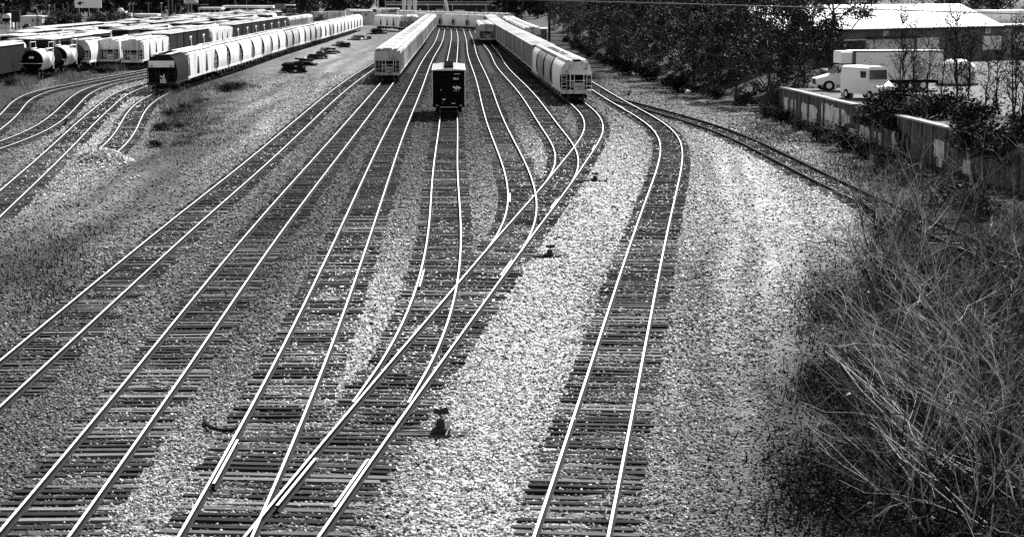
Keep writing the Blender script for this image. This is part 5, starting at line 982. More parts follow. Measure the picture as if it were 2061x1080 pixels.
for s in (-.45, .45): m.box((s, -.11, 1.9), (.05, .05, 1.2))
m.build('door_bar', 'wheel_steel', tr)
for s in (-1, 1): wheel(tr, s * 1.2, 1.6, .45, .3, 'x'); wheel(tr, s * 1.2, 2.7, .45, .3, 'x')
x, y = at(1603, 160, 2.55); tr.location = (x, y + 3, 2.55); tr.rotation_euler = (0, 0, -.06); tag(tr, 'white box trailer showing its rear door beside the tree belt', 'trailer')
tk = empty('storage_tank'); m = MB(); n = 24; prof = [(0, 2.9), (.8, 2.75), (1.35, 2.3), (1.6, 1.6), (1.6, .3), (1.5, .15)]
vs = [(q * math.cos(2 * PI * j / n), q * math.sin(2 * PI * j / n), z) for q, z in prof for j in range(n)]
m.add(vs, [(i * n + j, i * n + (j + 1) % n, (i + 1) * n + (j + 1) % n, (i + 1) * n + j) for i in range(5) for j in range(n)]); m.build('tank', 'vehicle_white', tk, smooth=True)
m = MB(); m.disc((0, 0, .1), 1.75, .3, 'z', 20); m.build('base', 'concrete', tk); m = MB(); m.disc((0, 0, 2.95), .3, .2, 'z', 12); m.build('cap', 'grime_and_shade', tk)
x, y = at(1926, 172, 2.5); tk.location = (x, y, 2.52); tk.scale = (1.1, 1.1, .85); tag(tk, 'white domed tank behind bare young trees, in front of the warehouse docks', 'tank')
for i, (u, v) in enumerate(((1673, 180), (1707, 196))):
    r = empty('pallet_stack'); m = MB()
    for k in range(5): m.box((-.4 + k * .2, 0, .65), (.13, .06, 1.3), ry=.12)
    m.box((-.05, .06, .3), (1.0, .06, .1)); m.box((.05, .06, 1.0), (1.0, .06, .1)); m.build('slat', 'bark_pale', r)
    m = MB(); m.box((0, .14, .65), (1.0, .06, 1.2), ry=.12); m.build('backing_board', 'grime_and_shade', r)
    x, y = at(u, v, 2.55); r.location = (x, y, 2.5); tag(r, ['grey slatted pallet leaning up behind the wall, before the box truck', 'grey slatted pallet leaning up behind the wall, before the panel van'][i], 'pallet', 'pallets behind the wall')
# ------------------------------------------------------------------ bare young trees and shrubs
def bare_tree(h, leafy, n=4):
    r = empty('young_tree'); m = MB(); tips = []
    for s in range(random.choice((1, 2))):
        pts = [Vector((0, 0, -.1))]
        for i in range(6): pts.append(pts[-1] + Vector((random.gauss(0, .1), random.gauss(0, .1), h / 7)))
        m.tube(pts, [.075 * (1 - .13 * i) for i in range(7)], 6)
        for i in range(1, 7):
            for _ in range(3):
                a = random.uniform(0, 6.28); grow(m, pts[i], (math.cos(a) * .8, math.sin(a) * .8, .9), h * random.uniform(.18, .34), .032, 1, .5, .35, 4, tips)
    m.build('trunk', 'bark_dark', r)
    P = np.array([t for t in tips for _ in range(leafy)]); P = P + RNG.normal(size=P.shape) * .16
    V, F = leaves(P, .13); link('foliage', np_mesh('foliage', V, F, 'weed_dark'), r); return r
YT = [snap(bare_tree(h, 6)) for h in (6.2, 5.4, 6.8, 5.0)]
for i, (u, v, s) in enumerate(((1752, 182, .7), (1768, 178, .9), (1812, 196, 1.0), (1838, 190, .85), (1868, 192, .95), (1896, 200, .9), (1925, 206, 1.12), (1950, 200, 1.05), (1985, 222, .95), (2012, 228, 1.0), (2040, 232, 1.0), (2058, 240, 1.05))):
    x, y = at(u, v, 2.5); stand(YT[i % 4], x, y, 2.45, s, f'thin young tree with sparse leaves above the wall, {ordinal(i + 1)} counting from the box truck', 'tree', 'young trees above the wall')
x, y = at(1596, 176, 2.5); o = stand(YT[1], x, y, 2.4, 1.35, 'leaning thin tree in front of the box trailer, its crown against the warehouse roof', 'tree'); o.rotation_euler = (.06, .22, 1)
def bare_shrub(h, w, stems, pale, lean=0.0):
    r = empty('bare_shrub'); m = MB()
    for i in range(stems):
        a = random.uniform(0, 6.28); t = random.uniform(.2, 1.0)
        grow(m, (random.gauss(0, .22), random.gauss(0, .22), -.1), (math.cos(a) * t * w - lean, math.sin(a) * t * w * (.6 if lean else 1), 1), h * random.uniform(.55, .85), random.uniform(.018, .036), 3, .6, .10 if not lean else .0, 5, None, 0 if random.random() < pale else 1, .16, (2, 4))
    m.build('branch', ['bark_pale', 'bark_dark'], r, fixn=False)
    cents = [(random.gauss(0, .5), random.gauss(0, .5), random.uniform(.1, .9), .5) for _ in range(5)]; P = blob_points(cents, 500); P[:, 2] = np.abs(P[:, 2])
    V, F = leaves(P, .09); link('foliage', np_mesh('foliage', V, F, 'weed_dark'), r); return r
SP = [snap(bare_shrub(h, w, st, p)) for h, w, st, p in ((4.2, .9, 7, .2), (3.4, 1.2, 7, .3), (4.8, .7, 7, .12), (3.0, 1.3, 6, .35), (4.0, 1.0, 6, .25))]
LEAN = [snap(bare_shrub(h, w, st, p, ln)) for h, w, st, p, ln in ((5.6, .5, 5, .5, 1.5), (6.4, .4, 4, .55, 2.0))]
sh = [(1760, 640), (1800, 560), (1790, 730), (1850, 660), (1930, 700), (1880, 560), (1960, 600), (2030, 660), (1840, 800), (1930, 820), (2010, 800), (1890, 920), (1980, 960), (2050, 900), (2050, 1040), (1950, 1060), (1870, 480), (1940, 500), (2010, 520), (1820, 470), (2060, 580), (1990, 440), (2050, 460), (1920, 420), (2120, 760), (2140, 960), (1760, 500),
      (1740, 590), (1880, 740), (1980, 740), (2080, 700), (1960, 890), (1830, 600), (1900, 620), (2000, 590), (2090, 840), (2110, 620), (1850, 430), (1770, 450), (1890, 850), (2140, 1100), (2060, 1120), (2200, 900), (1970, 660), (2090, 520), (1800, 660),
      (1720, 800), (1740, 860), (1770, 930), (1800, 1010), (1850, 1000), (1870, 1080), (1760, 1080), (1830, 900), (1960, 1120), (1900, 980), (2010, 1000), (2030, 860), (1700, 700), (1730, 660)]
for i, (u, v) in enumerate(sh):
    x, y = at(u, v); o = stand(SP[i % 5], x, y, 0, random.uniform(.8, 1.15) * (1.0 if v < 850 else .8) * (.6 if u < 1765 and v > 600 else 1), f'leafless shrub of pale and dark twigs in the right thicket, {ordinal(i + 1)} of it', 'shrub', 'thicket of leafless shrubs')
for i, (u, v) in enumerate(((1990, 800), (2050, 760), (2060, 900), (2000, 980), (2090, 1000), (2040, 1080), (2110, 860), (1960, 700), (2080, 680), (1930, 900))):
    x, y = at(u, v); o = stand(LEAN[i % 2], x, y, 0, random.uniform(.75, 1.0), f'pale branched shrub leaning left over the thicket edge, {ordinal(i + 1)} of these', 'shrub', 'leaning shrubs of the thicket'); o.rotation_euler = (0, 0, random.uniform(-.5, .5))
# ------------------------------------------------------------------ loose stones, weeds, litter
OCT = np.array([(1, 0, 0), (-1, 0, 0), (0, 1, 0), (0, -1, 0), (0, 0, 1), (0, 0, -1)], float); OF = np.array([(0, 2, 4), (2, 1, 4), (1, 3, 4), (3, 0, 4), (2, 0, 5), (1, 2, 5), (3, 1, 5), (0, 3, 5)])
def stones(X, Y, Z, R, tone):
    n = len(X); V = OCT[None] * RNG.uniform(.55, 1.25, (n, 6, 1)) * R[:, None, None] * np.array([1, 1, .8])
    V = V + RNG.normal(size=(n, 6, 3)) * R[:, None, None] * .18
    q = RNG.normal(size=(n, 4)); q /= np.linalg.norm(q, axis=1)[:, None]; a, b, c, d = q.T
    M = np.stack([1 - 2 * (c * c + d * d), 2 * (b * c - a * d), 2 * (b * d + a * c), 2 * (b * c + a * d), 1 - 2 * (b * b + d * d), 2 * (c * d - a * b), 2 * (b * d - a * c), 2 * (c * d + a * b), 1 - 2 * (b * b + c * c)], -1).reshape(n, 3, 3)
    V = np.einsum('nij,nkj->nki', M, V) + np.stack([X, Y, Z], -1)[:, None]
    F = (OF[None] + 6 * np.arange(n)[:, None, None]).reshape(-1, 3)
    return V.reshape(-1, 3), F, np.repeat(tone, 6)
m = bpy.data.materials.new('stone'); m.use_nodes = True; t = m.node_tree; b = t.nodes['Principled BSDF']; a = t.nodes.new('ShaderNodeAttribute'); a.attribute_name = 'tone'
t.links.new(a.outputs['Fac'], b.inputs['Base Color']); b.inputs['Roughness'].default_value = .9; b.inputs['Specular IOR Level'].default_value = .1; MATS['stone'] = m
def on_ties(X, Y):
    o = np.zeros(len(X), bool)
    for P in PATHS.values():
        px = np.interp(Y, P.p[:, 1], P.p[:, 0], left=1e4, right=1e4); o |= np.abs(X - px) < 1.3
    return o
def stone_field(y0, y1, dens, r0, r1):
    area = (y1 ** 2 - y0 ** 2) / 2 * .62; n = int(area * dens)
    Y = np.sqrt(RNG.uniform(y0 ** 2, y1 ** 2, n)); A = RNG.uniform(-.33, .29, n); X = A * Y
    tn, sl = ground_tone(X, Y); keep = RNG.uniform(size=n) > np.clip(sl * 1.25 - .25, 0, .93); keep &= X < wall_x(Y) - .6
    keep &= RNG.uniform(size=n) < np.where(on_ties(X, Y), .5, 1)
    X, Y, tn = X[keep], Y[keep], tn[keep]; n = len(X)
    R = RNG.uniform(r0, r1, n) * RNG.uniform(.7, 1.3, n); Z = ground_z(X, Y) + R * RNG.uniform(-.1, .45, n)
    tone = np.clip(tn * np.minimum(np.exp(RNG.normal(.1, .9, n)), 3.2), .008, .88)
    return stones(X, Y, Z, R, tone)
parts = [stone_field(36, 60, 130, .03, .055), stone_field(60, 95, 60, .04, .07), stone_field(95, 160, 22, .05, .085), stone_field(160, 270, 7, .065, .11)]
o = 0; VV = []; FF = []; TT = []
for V, F, T_ in parts: VV.append(V); FF.append(F + o); TT.append(T_); o += len(V)
tag(link('ballast_gravel', np_mesh('ballast_gravel', np.concatenate(VV), np.concatenate(FF), 'stone', np.concatenate(TT))), kind='stuff')
# gravel heap at the end of the stub track
r = empty('gravel_mound', (*at(203, 326), 0)); tag(r, 'low mound of pale gravel closing the end of the stub track', 'gravel mound')
m = MB(); n, k = 12, 30; vs = []
for i in range(n):
    q = i / (n - 1)
    for j in range(k): a = 2 * PI * j / k; vs.append((math.cos(a) * 2.0 * q * (1 + .08 * math.sin(3 * a)), math.sin(a) * 2.9 * q, .85 * (1 - q * q) ** 1.2 * (1 + .12 * math.sin(5 * a + i)) - .05))
m.add(vs, [(i * k + j, i * k + (j + 1) % k, (i + 1) * k + (j + 1) % k, (i + 1) * k + j) for i in range(n - 1) for j in range(k)]); m.build('heap', 'gravel_heap', r, smooth=True)
N = 2600; a = RNG.uniform(0, 2 * PI, N); q = np.sqrt(RNG.uniform(0, 1.15, N)); R = RNG.uniform(.05, .13, N)
V, F, T_ = stones(np.cos(a) * 2.0 * q, np.sin(a) * 2.9 * q, .85 * np.maximum(0, 1 - q * q) ** 1.2, R, np.clip(.26 * np.exp(RNG.normal(0, .6, N)), .03, .6)); tag(link('loose_stone', np_mesh('loose_stone', V, F, 'stone', T_), r), kind='stuff')
# weeds and grass
def tufts(X, Y, Z, n, h, mt, name, spread=.25):
    """upright blades in tufts"""
    k = len(X); bx = np.repeat(X, n) + RNG.normal(size=k * n) * spread; by = np.repeat(Y, n) + RNG.normal(size=k * n) * spread; bz = np.repeat(Z, n)
    H = h * RNG.uniform(.35, 1.2, k * n); lx = RNG.normal(size=k * n) * H * .35; ly = RNG.normal(size=k * n) * H * .35; w = .018 + .018 * RNG.uniform(size=k * n); an = RNG.uniform(0, PI, k * n); cx, cy = np.cos(an) * w, np.sin(an) * w
    V = np.stack([np.stack([bx - cx, by - cy, bz - .05], -1), np.stack([bx + cx, by + cy, bz - .05], -1), np.stack([bx + lx, by + ly, bz + H], -1)], 1).reshape(-1, 3)
    return np_mesh(name, V, np.arange(3 * k * n).reshape(-1, 3), mt)
def scatter(boxes, n):
    P = []
    for (u0, u1, v0, v1), w in boxes:
        for _ in range(int(n * w)): P.append(at(random.gauss((u0 + u1) / 2, (u1 - u0) * .3), max(20, random.gauss((v0 + v1) / 2, (v1 - v0) * .3))))
    P = np.array(P); return P[:, 0], P[:, 1], ground_z(P[:, 0], P[:, 1])
X, Y, Z = scatter([((1690, 2061, 480, 720), 1), ((1720, 2061, 700, 1080), 1.2), ((1620, 1720, 740, 830), .35), ((1600, 1700, 560, 700), .15), ((1560, 1760, 900, 1080), .25)], 2600)
V, F = leaves(np.repeat(np.stack([X, Y, Z + .03], -1), 7, 0) + np.abs(RNG.normal(size=(len(X) * 7, 3))) * np.array([.28, .28, .12]), .085)
tag(link('leaf_litter', np_mesh('leaf_litter', V, F, 'weed_dark')), kind='stuff')
tag(link('undergrowth', tufts(X[::3], Y[::3], Z[::3], 7, .24, 'weed', 'undergrowth', .5)), kind='stuff')
X, Y, Z = scatter([((290, 470, 165, 300), 1), ((0, 330, 140, 175), .5), ((0, 120, 190, 260), .35), ((400, 520, 165, 185), .3), ((1480, 1640, 225, 300), .9), ((1640, 1860, 300, 380), .8), ((20, 200, 120, 150), .4), ((0, 220, 430, 640), .25), ((1240, 1500, 130, 200), .35)], 700)
tag(link('weeds', tufts(X, Y, Z, 10, .26, 'weed', 'weeds', .5)), kind='stuff')
X, Y, Z = scatter([((30, 70, 148, 172), 1), ((215, 245, 126, 142), .7), ((330, 400, 180, 230), .5), ((120, 160, 150, 165), .3)], 130)
tag(link('dry_grass', tufts(X, Y, Z, 20, .9, 'dry_grass', 'dry_grass', .3)), kind='stuff')
for i, (u, v, s, k) in enumerate(((345, 232, .9, 'mid'), (372, 222, .8, 'dark'), (400, 208, .8, 'mid'), (455, 184, 1.1, 'dark'), (478, 180, 1.0, 'dark'), (330, 262, .8, 'dark'), (215, 147, 1.3, 'dark'), (196, 147, 1.1, 'dark'), (362, 255, .6, 'mid'), (25, 172, 1.0, 'dark'), (310, 296, .6, 'dark'))):
    x, y = at(u, v); o = stand(BP[k], x, y, 0, s, f'{"dark" if k == "dark" else "grey"} scrubby bush on the dirt by the long left string, {ordinal(i + 1)} noted', 'bush', 'scrub by the left string'); o.scale.z *= .6
# ------------------------------------------------------------------ heaps of old timber on the dirt strip
TI = 0
def timber(x, y, z, L, a, tilt, mt, d=.26):
    global TI; TI += 1
    m = MB(); m.box((0, 0, 0), (L, d, d * .8)); m.v = [(p[0] + random.gauss(0, .03), p[1] + random.gauss(0, .015), p[2] + random.gauss(0, .012)) for p in m.v]
    o = m.build('timber', mt); o.location = (x, y, z); o.rotation_euler = (0, tilt, a)
    tag(o, ('pale split timber' if mt == 'log_pale' else 'dark old crosstie') + ' in the heaps along the dirt strip left of the near tracks', 'timber', 'pale timbers of the heaps' if mt == 'log_pale' else 'dark timbers of the heaps')
def heap(u, v, n, sx, sy, hz, pale=.12):
    cx, cy = at(u, v); per = max(4, int(n / max(1, hz / .22) + 1))
    for i in range(n):
        k = i // per; q = max(.25, 1 - k * .22); timber(cx + random.uniform(-1, 1) * sx * q, cy + random.uniform(-1, 1) * sy * q * .6, .1 + .2 * k + random.uniform(-.02, .04), random.uniform(1.8, 2.8), random.gauss(0, .3) + (1.2 if random.random() < .15 else 0), random.gauss(0, .06), 'log_pale' if random.random() < pale else 'log_dark')
    for i in range(2):
        stand(BP['dark'], cx + random.uniform(-1.2, 1.2) * sx, cy + random.uniform(0, 1.4) * sy, 0, random.uniform(.5, .8), 'low dark brush tangled in the timber heaps on the dirt strip', 'bush', 'brush in the timber heaps')
heap(590, 147, 44, 1.2, 3.0, 1.5, .16); heap(612, 132, 24, 1.1, 3.4, 1.3, .1); heap(637, 119, 16, 1.0, 4.4, .8, .1); heap(660, 108, 24, 1.1, 5, 1.1, .12); heap(690, 95, 18, 1.3, 7, .8); heap(722, 81, 20, 1.5, 9, 1.2, .2); heap(760, 69, 26, 2.0, 10, 1.8, .2)
for i, (u, v) in enumerate(((649, 112), (614, 124), (728, 83))):
    m = MB(); m.add((OCT * np.array([.35, .35, .3]) * 1.1).tolist() , [tuple(f) for f in OF]); o = m.build('boulder', 'mark_white'); o.location = (*at(u, v), .5); tag(o, ['white stone lying on the middle timber heap', 'white stone on the near timber heap', 'white stone by the far timber heap'][i], 'stone')
# ------------------------------------------------------------------ switch stands
def switch_stand(kind):
    r = empty('switch_stand'); m = MB(); m.box((-.5, .2, -.01), (2.9, .22, .16)); m.box((-.5, -.2, -.01), (2.9, .22, .16)); m.build('headblock', 'tie_wood', r)
    m = MB(); m.box((0, 0, .2), (.62, .5, .16)); m.box((-.02, 0, .42), (.34, .3, .36), taper=.7); m.build('base', 'pole_dark', r)
    m = MB(); m.tube([(0, 0, .5), (0, 0, 1.05)], .03, 6); m.build('spindle', 'pole_dark', r)
    if kind:
        m = MB(); m.box((-.13, 0, .86), (.24, .03, .2), ry=.3); m.build('target', 'pole_dark', r); m = MB(); m.box((.13, 0, .88), (.24, .03, .24), ry=-.3); m.build('target', 'pole_dark', r)
    m = MB(); m.tube([(.2, -.12, .55), (.27, -.2, .3), (.18, -.5, .1)], .035, 6); m.tube([(.36, -.14, .5), (.42, -.22, .28), (.34, -.4, .12)], .03, 6); m.build('lever', 'bark_pale', r)
    m = MB(); m.tube([(-.2, 0, .14), (-2.6, .02, .12)], .028, 6); m.build('connecting_rod', 'wheel_steel', r); return r
s1 = switch_stand(True); ss = snap(s1); x, y = at(888, 874); s1.location = (x, y, 0); s1.scale = (.75, .75, .7); tag(s1, 'nearest switch stand, dark paddle target and pale lever, right of the diagonal track', 'switch stand', 'switch stands')
for u, v, l in ((1107, 516, 'switch stand halfway up the diagonal track on the pale gravel'), (1198, 364, 'switch stand beside the upper bend of the diagonal track'), (1266, 192, 'farthest switch stand, where the dark spur leaves the main track'), (133, 252, 'small pale switch stand among the curved tracks at the left')):
    o = dup(ss); x, y = at(u, v); o.location = (x, y, 0); o.scale = (.8, .8, .5); tag(o, l, 'switch stand', 'switch stands')
# ------------------------------------------------------------------ scrap by the rails
def strip(name, px, r, mt, label, cat, z=.06):
    P = [Vector((*at(u, v), z)) for u, v in px]; c = P[0].copy(); m = MB(); q = catmull([tuple(p - c) for p in P], .12); m.tube(q, r, 6); o = m.build(name, mt, smooth=True); o.location = c; tag(o, label, cat)
strip('scrap_hose', [(411, 849), (418, 860), (432, 868), (450, 872), (466, 870), (477, 862)], .055, 'rubber', 'curved black piece of hose lying against the rail at lower left', 'hose', .08)
strip('loose_wire', [(1281, 1006), (1283, 998), (1298, 995), (1316, 999), (1332, 1004), (1325, 1012), (1312, 1020)], .012, 'bark_pale', 'thin pale wire looped on the gravel beside the main track', 'wire', .1)
strip('rope_scrap', [(1225, 1003), (1226, 1015), (1210, 1020), (1212, 1028), (1221, 1032), (1218, 1043)], .012, 'bark_pale', 'thin pale rope scrap lying between the main track rails', 'rope', .1)
for i, (u, v, du, dv) in enumerate(((300, 776, 44, 8), (1180, 896, 55, 12), (560, 870, 30, 3), (1060, 640, 20, 2))):
    strip('stick', [(u, v), (u + du / 2, v + dv * .3), (u + du, v + dv)], .025, 'bark_pale', ['pale stick lying across the second track', 'splintered plank lying between the main track rails', 'short stick on the track near the hose', 'short stick on the pale gravel'][i], 'stick', .12)
for i, (u, v, s, lb) in enumerate(((1707, 803, .16, 'white rock at the edge of the leafless thicket'), (1840, 866, .12, 'white scrap of litter under the thicket'), (1384, 189, .5, 'white scrap of litter below the tree belt'), (1808, 988, .12, 'small white rock beneath the lower thicket'), (1745, 592, .12, 'pale rock beside the thicket'), (1152, 848, .1, 'pale rock on the gravel'))):
    V, F, T_ = stones(np.zeros(1), np.zeros(1), np.zeros(1), np.array([s]), np.array([.75])); o = link('rock', np_mesh('rock', V, F, 'stone', T_)); o.location = (*at(u, v), s * .5); tag(o, lb, 'rock')
# overhead cable
m = MB(); pts = []
for u in range(-1400, 3800, 200): 
    v = -28 + .0000132 * (u + 500) ** 2 * 1.0 - .000 * u; y = 104.0
    pts.append(((u - PW / 2) / FPX * y, y, CAMZ - (8.7 + (u - 1400) * .0268 + ((u - 1400) / 660) ** 2 * 1.6 + 22) * y / FPX))
c = Vector(pts[0]); m.tube([Vector(p) - c for p in pts], .032, 6); o = m.build('overhead_cable', 'cable', smooth=True); o.location = c; tag(o, 'thin overhead cable sagging across the trees and the white warehouse roof', 'cable')
# ------------------------------------------------------------------ far side of the yard
def fp(u, vb, y=None):
    x, yy = at(u, vb); return x, yy
def pole(u, vt, vb, Y, r, mt, label, arm=0, head=False):
    s = FPX / Y; x = (u - PW / 2) / s; z0 = 0; z1 = CAMZ - (vt + 22) / s
    o = empty('utility_pole' if not head else 'lamp_post', (x, Y, z0)); m = MB(); m.tube([(0, 0, -.2), (0, 0, z1)], [r, r * .75], 7); m.build('pole', mt, o)
    if arm: m = MB(); m.box((0, 0, z1 - .5), (arm, .15, .16)); m.box((0, 0, z1 - .35), (.1, .1, .4)); m.build('crossarm', mt, o)
    if head: m = MB(); m.disc((0, 0, z1 + .12), .36, .3, 'z', 12); m.build('lamp_head', 'mark_white', o)
    tag(o, label, 'lamp post' if head else 'utility pole', 'poles across the far side')
for i, (u, vt, Y, arm, hd, mt) in enumerate(((2, 5, 640, 0, 0, 'pole_grey'), (15, 10, 620, 0, 1, 'pole_grey'), (82, 7, 600, 2.6, 0, 'pole_grey'), (107, 11, 640, 0, 1, 'pole_grey'), (118, 7, 620, 0, 0, 'pole_grey'), (135, 8, 640, 0, 0, 'pole_grey'), (145, 12, 700, 0, 0, 'pole_grey'), (267, 9, 690, 0, 1, 'pole_grey'), (274, 5, 640, 2.6, 0, 'pole_grey'), (305, 4, 700, 2.6, 0, 'pole_grey'), (331, 7, 640, 0, 1, 'pole_grey'), (345, -20, 620, 0, 0, 'pole_grey'), (353, -20, 630, 0, 0, 'pole_grey'), (359, 10, 650, 0, 0, 'pole_grey'), (391, 12, 640, 0, 0, 'pole_grey'), (478, -10, 700, 0, 0, 'pole_grey'), (501, -10, 720, 0, 0, 'pole_grey'), (763, -30, 610, 0, 0, 'mark_white'), (778, -5, 700, 0, 0, 'pole_grey'), (1105, -40, 430, 0, 0, 'pole_dark'))):
    pole(u, vt, 0, Y, .2 if mt != 'pole_dark' else .3, mt, f'{"tall white" if mt == "mark_white" else "dark" if mt == "pole_dark" else "grey"} {"lamp post" if hd else "pole"} on the far side of the yard, {ordinal(i + 1)} from the left', arm, hd)
def far(name, label, cat, Y, group=None): o = empty(name, (0, Y, 0)); tag(o, label, cat, group); return o
def slab(root, u0, u1, v0, v1, mt, nm, dep=3.0, dy=0.0):
    """box whose front covers the given part of the photograph at the distance of its building"""
    Y = root.location.y + dy; s = FPX / Y; x0, x1 = (u0 - PW / 2) / s, (u1 - PW / 2) / s; z1, z0 = CAMZ - (v0 + 22) / s, CAMZ - (v1 + 22) / s
    m = MB(); m.box(((x0 + x1) / 2, dy + dep / 2, (z0 + z1) / 2), (x1 - x0, dep, z1 - z0)); return m.build(nm, mt, root)
def ground_v(Y): return CAMZ * FPX / Y - 22
b = far('billboard', 'white billboard with a dark left-pointing arrow above the left yard', 'billboard', 690)
slab(b, 158, 211, -4, 15.5, 'mark_white', 'panel', .4); slab(b, 165, 176, 4.6, 6.4, 'mark_black', 'arrow_mark', .1, -.14); slab(b, 165, 171, 7.8, 9.2, 'mark_black', 'arrow_mark', .1, -.14)
m = MB(); s = 690 / FPX; xx = (163 - PW / 2) * s; zz = CAMZ - 28.3 * s
m.add([(xx, -.1, zz), (xx + 1.3, -.1, zz + .7), (xx + 1.3, -.1, zz - .7), (xx, 0, zz), (xx + 1.3, 0, zz + .7), (xx + 1.3, 0, zz - .7)], [(0, 1, 2), (3, 4, 5), (0, 1, 4, 3), (1, 2, 5, 4), (2, 0, 3, 5)]); m.build('arrow_mark', 'mark_black', b)
for u in (166, 186, 205): slab(b, u - .8, u + .8, 15.5, ground_v(690), 'pole_grey', 'post', .3, .5)
b = far('billboard', 'white sign board cut by the top of the picture, above the parking canopies', 'billboard', 660)
slab(b, 376, 404, -14, 6.5, 'mark_white', 'panel', .4); slab(b, 379, 396, 1.2, 2.2, 'mark_black', 'lettering_line', .1, -.14); slab(b, 379, 400, 4.0, 4.8, 'mark_black', 'lettering_line', .1, -.14)
slab(b, 379, 424, 8.6, 9.8, 'pole_grey', 'beam', .4); slab(b, 383, 384.4, 9.8, ground_v(660), 'pole_grey', 'post', .4); slab(b, 390, 391.4, 9.8, ground_v(660), 'pole_grey', 'post', .4, .6)
b = far('block_house', 'pale block building with a small dome beside the light poles', 'building', 660)
gv = ground_v(660); slab(b, 243, 258.5, 22, gv, 'wall_light', 'wall', 4); slab(b, 258.5, 270, 26, gv, 'white_paint', 'wall', 3, .5); slab(b, 242, 247, 29, 34, 'glass_dark', 'window', .1, -.12)
m = MB(); s = 660 / FPX; m.add([((247 - PW / 2) * s + 1.1 * math.cos(j * PI / 4) * math.cos(i * PI / 8), 2 + 1.1 * math.sin(j * PI / 4) * math.cos(i * PI / 8), CAMZ - 44 * s + 1.1 * math.sin(i * PI / 8)) for i in range(4) for j in range(8)], [(i * 8 + j, i * 8 + (j + 1) % 8, (i + 1) * 8 + (j + 1) % 8, (i + 1) * 8 + j) for i in range(3) for j in range(8)]); m.build('dome', 'wall_light', b, smooth=True)
def canopy(label, Y, u0, u1, vt, th, n, mt='wall_light', back='wall_dark'):
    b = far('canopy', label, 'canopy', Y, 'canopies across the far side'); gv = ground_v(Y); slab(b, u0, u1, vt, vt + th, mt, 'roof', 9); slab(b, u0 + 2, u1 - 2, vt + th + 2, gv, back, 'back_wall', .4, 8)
    for i in range(n): u = u0 + 2 + (u1 - u0 - 4) * i / (n - 1); slab(b, u - .7, u + .7, vt + th, gv, mt, 'column', .3, .4)
    return b
canopy('narrow white canopy on posts right of the domed block building', 660, 273, 323, 27.5, 4, 5)
canopy('long white canopy left of the other, cars parked under it', 650, 404, 450, 14.5, 4.5, 5)
canopy('longest white canopy, its columns standing among parked cars', 660, 452, 553, 11, 5, 7)
b = far('signal_cabin', 'pale stepped cabin with dark openings right of the longest canopy', 'cabin', 650)
gv = ground_v(650); slab(b, 557, 577, 8, 18, 'wall_grey', 'wall', 3); slab(b, 555, 566, 18, gv, 'wall_light', 'wall', 3, .5); slab(b, 579, 596, 9, 11, 'wall_light', 'roof', 4); slab(b, 579, 597, 16.5, 18.5, 'wall_grey', 'roof', 4, 1); slab(b, 581, 595, 18.5, gv, 'glass_dark', 'opening', 3, 1.4); slab(b, 562, 565, 19, 23, 'mark_white', 'sign', .1, .2)
for i, (a, c, vt, mk) in enumerate(((560, 582, 27, 0), (584, 604, 27, 0), (627, 650.5, 23.5, 0), (651.5, 660, 23, 0), (661, 697, 22, 1))):
    b = far('parked_trailer', ['white semi trailer half hidden behind the far hoppers, leftmost of the row', 'white semi trailer beside the leftmost one of the row', 'white semi trailer in the middle of the row', 'short white trailer between two long ones', 'long white trailer with dark stripes at the right end of the row'][i], 'trailer', 640, 'trailers parked in a row'); gv = ground_v(640)
    slab(b, a, c, vt, gv - 4, 'white_paint', 'body', 2.5); slab(b, a + 1, c - 1, gv - 3.9, gv - 3, 'grime_and_shade', 'underframe', 2)
    for u in (a + 3, c - 3): m = MB(); m.disc(((u - PW / 2) * 640 / FPX, .5, .5), .5, .4, 'y', 14); m.build('wheel', 'rubber', b)
    if mk:
        for u in (675, 678, 682, 685): slab(b, u, u + 1.2, 27, 33, 'pole_grey', 'stripe', .05, -.06)
b = far('depot_shed', 'white open depot shed behind the far end of the long left string', 'shed', 640); gv = ground_v(640)
slab(b, 706, 751, 20.5, 23, 'white_paint', 'roof', 8); slab(b, 706, 713, 23, gv, 'white_paint', 'wall', 3); slab(b, 714, 731, 24, gv, 'glass_dark', 'opening', .3, 3.5); slab(b, 732, 751, 23, gv, 'wall_light', 'wall', 3, 1); slab(b, 737, 741, 27, 31, 'glass_dark', 'window', .1, .9)
b = far('depot_office', 'white depot building with dark windows beside the tall white pole', 'building', 630); gv = ground_v(630)
slab(b, 746, 803, 16.5, 18.6, 'white_paint', 'roof', 9); slab(b, 751, 768, 24, gv, 'white_paint', 'wall', 3); slab(b, 752, 760, 18.6, 24, 'glass_dark', 'window', .3, .6); slab(b, 770, 802, 20, gv, 'wall_light', 'wall', 3, 2); slab(b, 784, 798, 20.5, 24, 'glass_dark', 'window', .2, 1.8); slab(b, 758.3, 759.5, 24, gv, 'pole_grey', 'door_frame', .1, -.1); slab(b, 753, 767, 30.5, 32.5, 'glass_dark', 'window', .1, -.1)
b = far('loading_bridge', 'long elevated white-edged bridge on columns across the far end', 'bridge', 700); gv = ground_v(700)
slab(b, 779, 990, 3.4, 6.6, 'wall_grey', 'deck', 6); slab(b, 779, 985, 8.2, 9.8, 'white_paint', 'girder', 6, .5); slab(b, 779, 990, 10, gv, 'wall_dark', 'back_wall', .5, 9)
for u in (812, 823, 834): slab(b, u - 1, u + 6.5, -16, gv, 'white_paint', 'column', 1.5, -2)
for u in (863, 894, 911, 978): slab(b, u, u + 1.3, 9.8, gv, 'wall_light', 'column', .6, .6)
slab(b, 845, 849, 17, 25, 'white_paint', 'cabinet', 1, 0); slab(b, 807, 815, 19, 28, 'white_paint', 'cabinet', 1, 0); slab(b, 840, 880, 26, 28, 'white_paint', 'parapet', .6, -1)
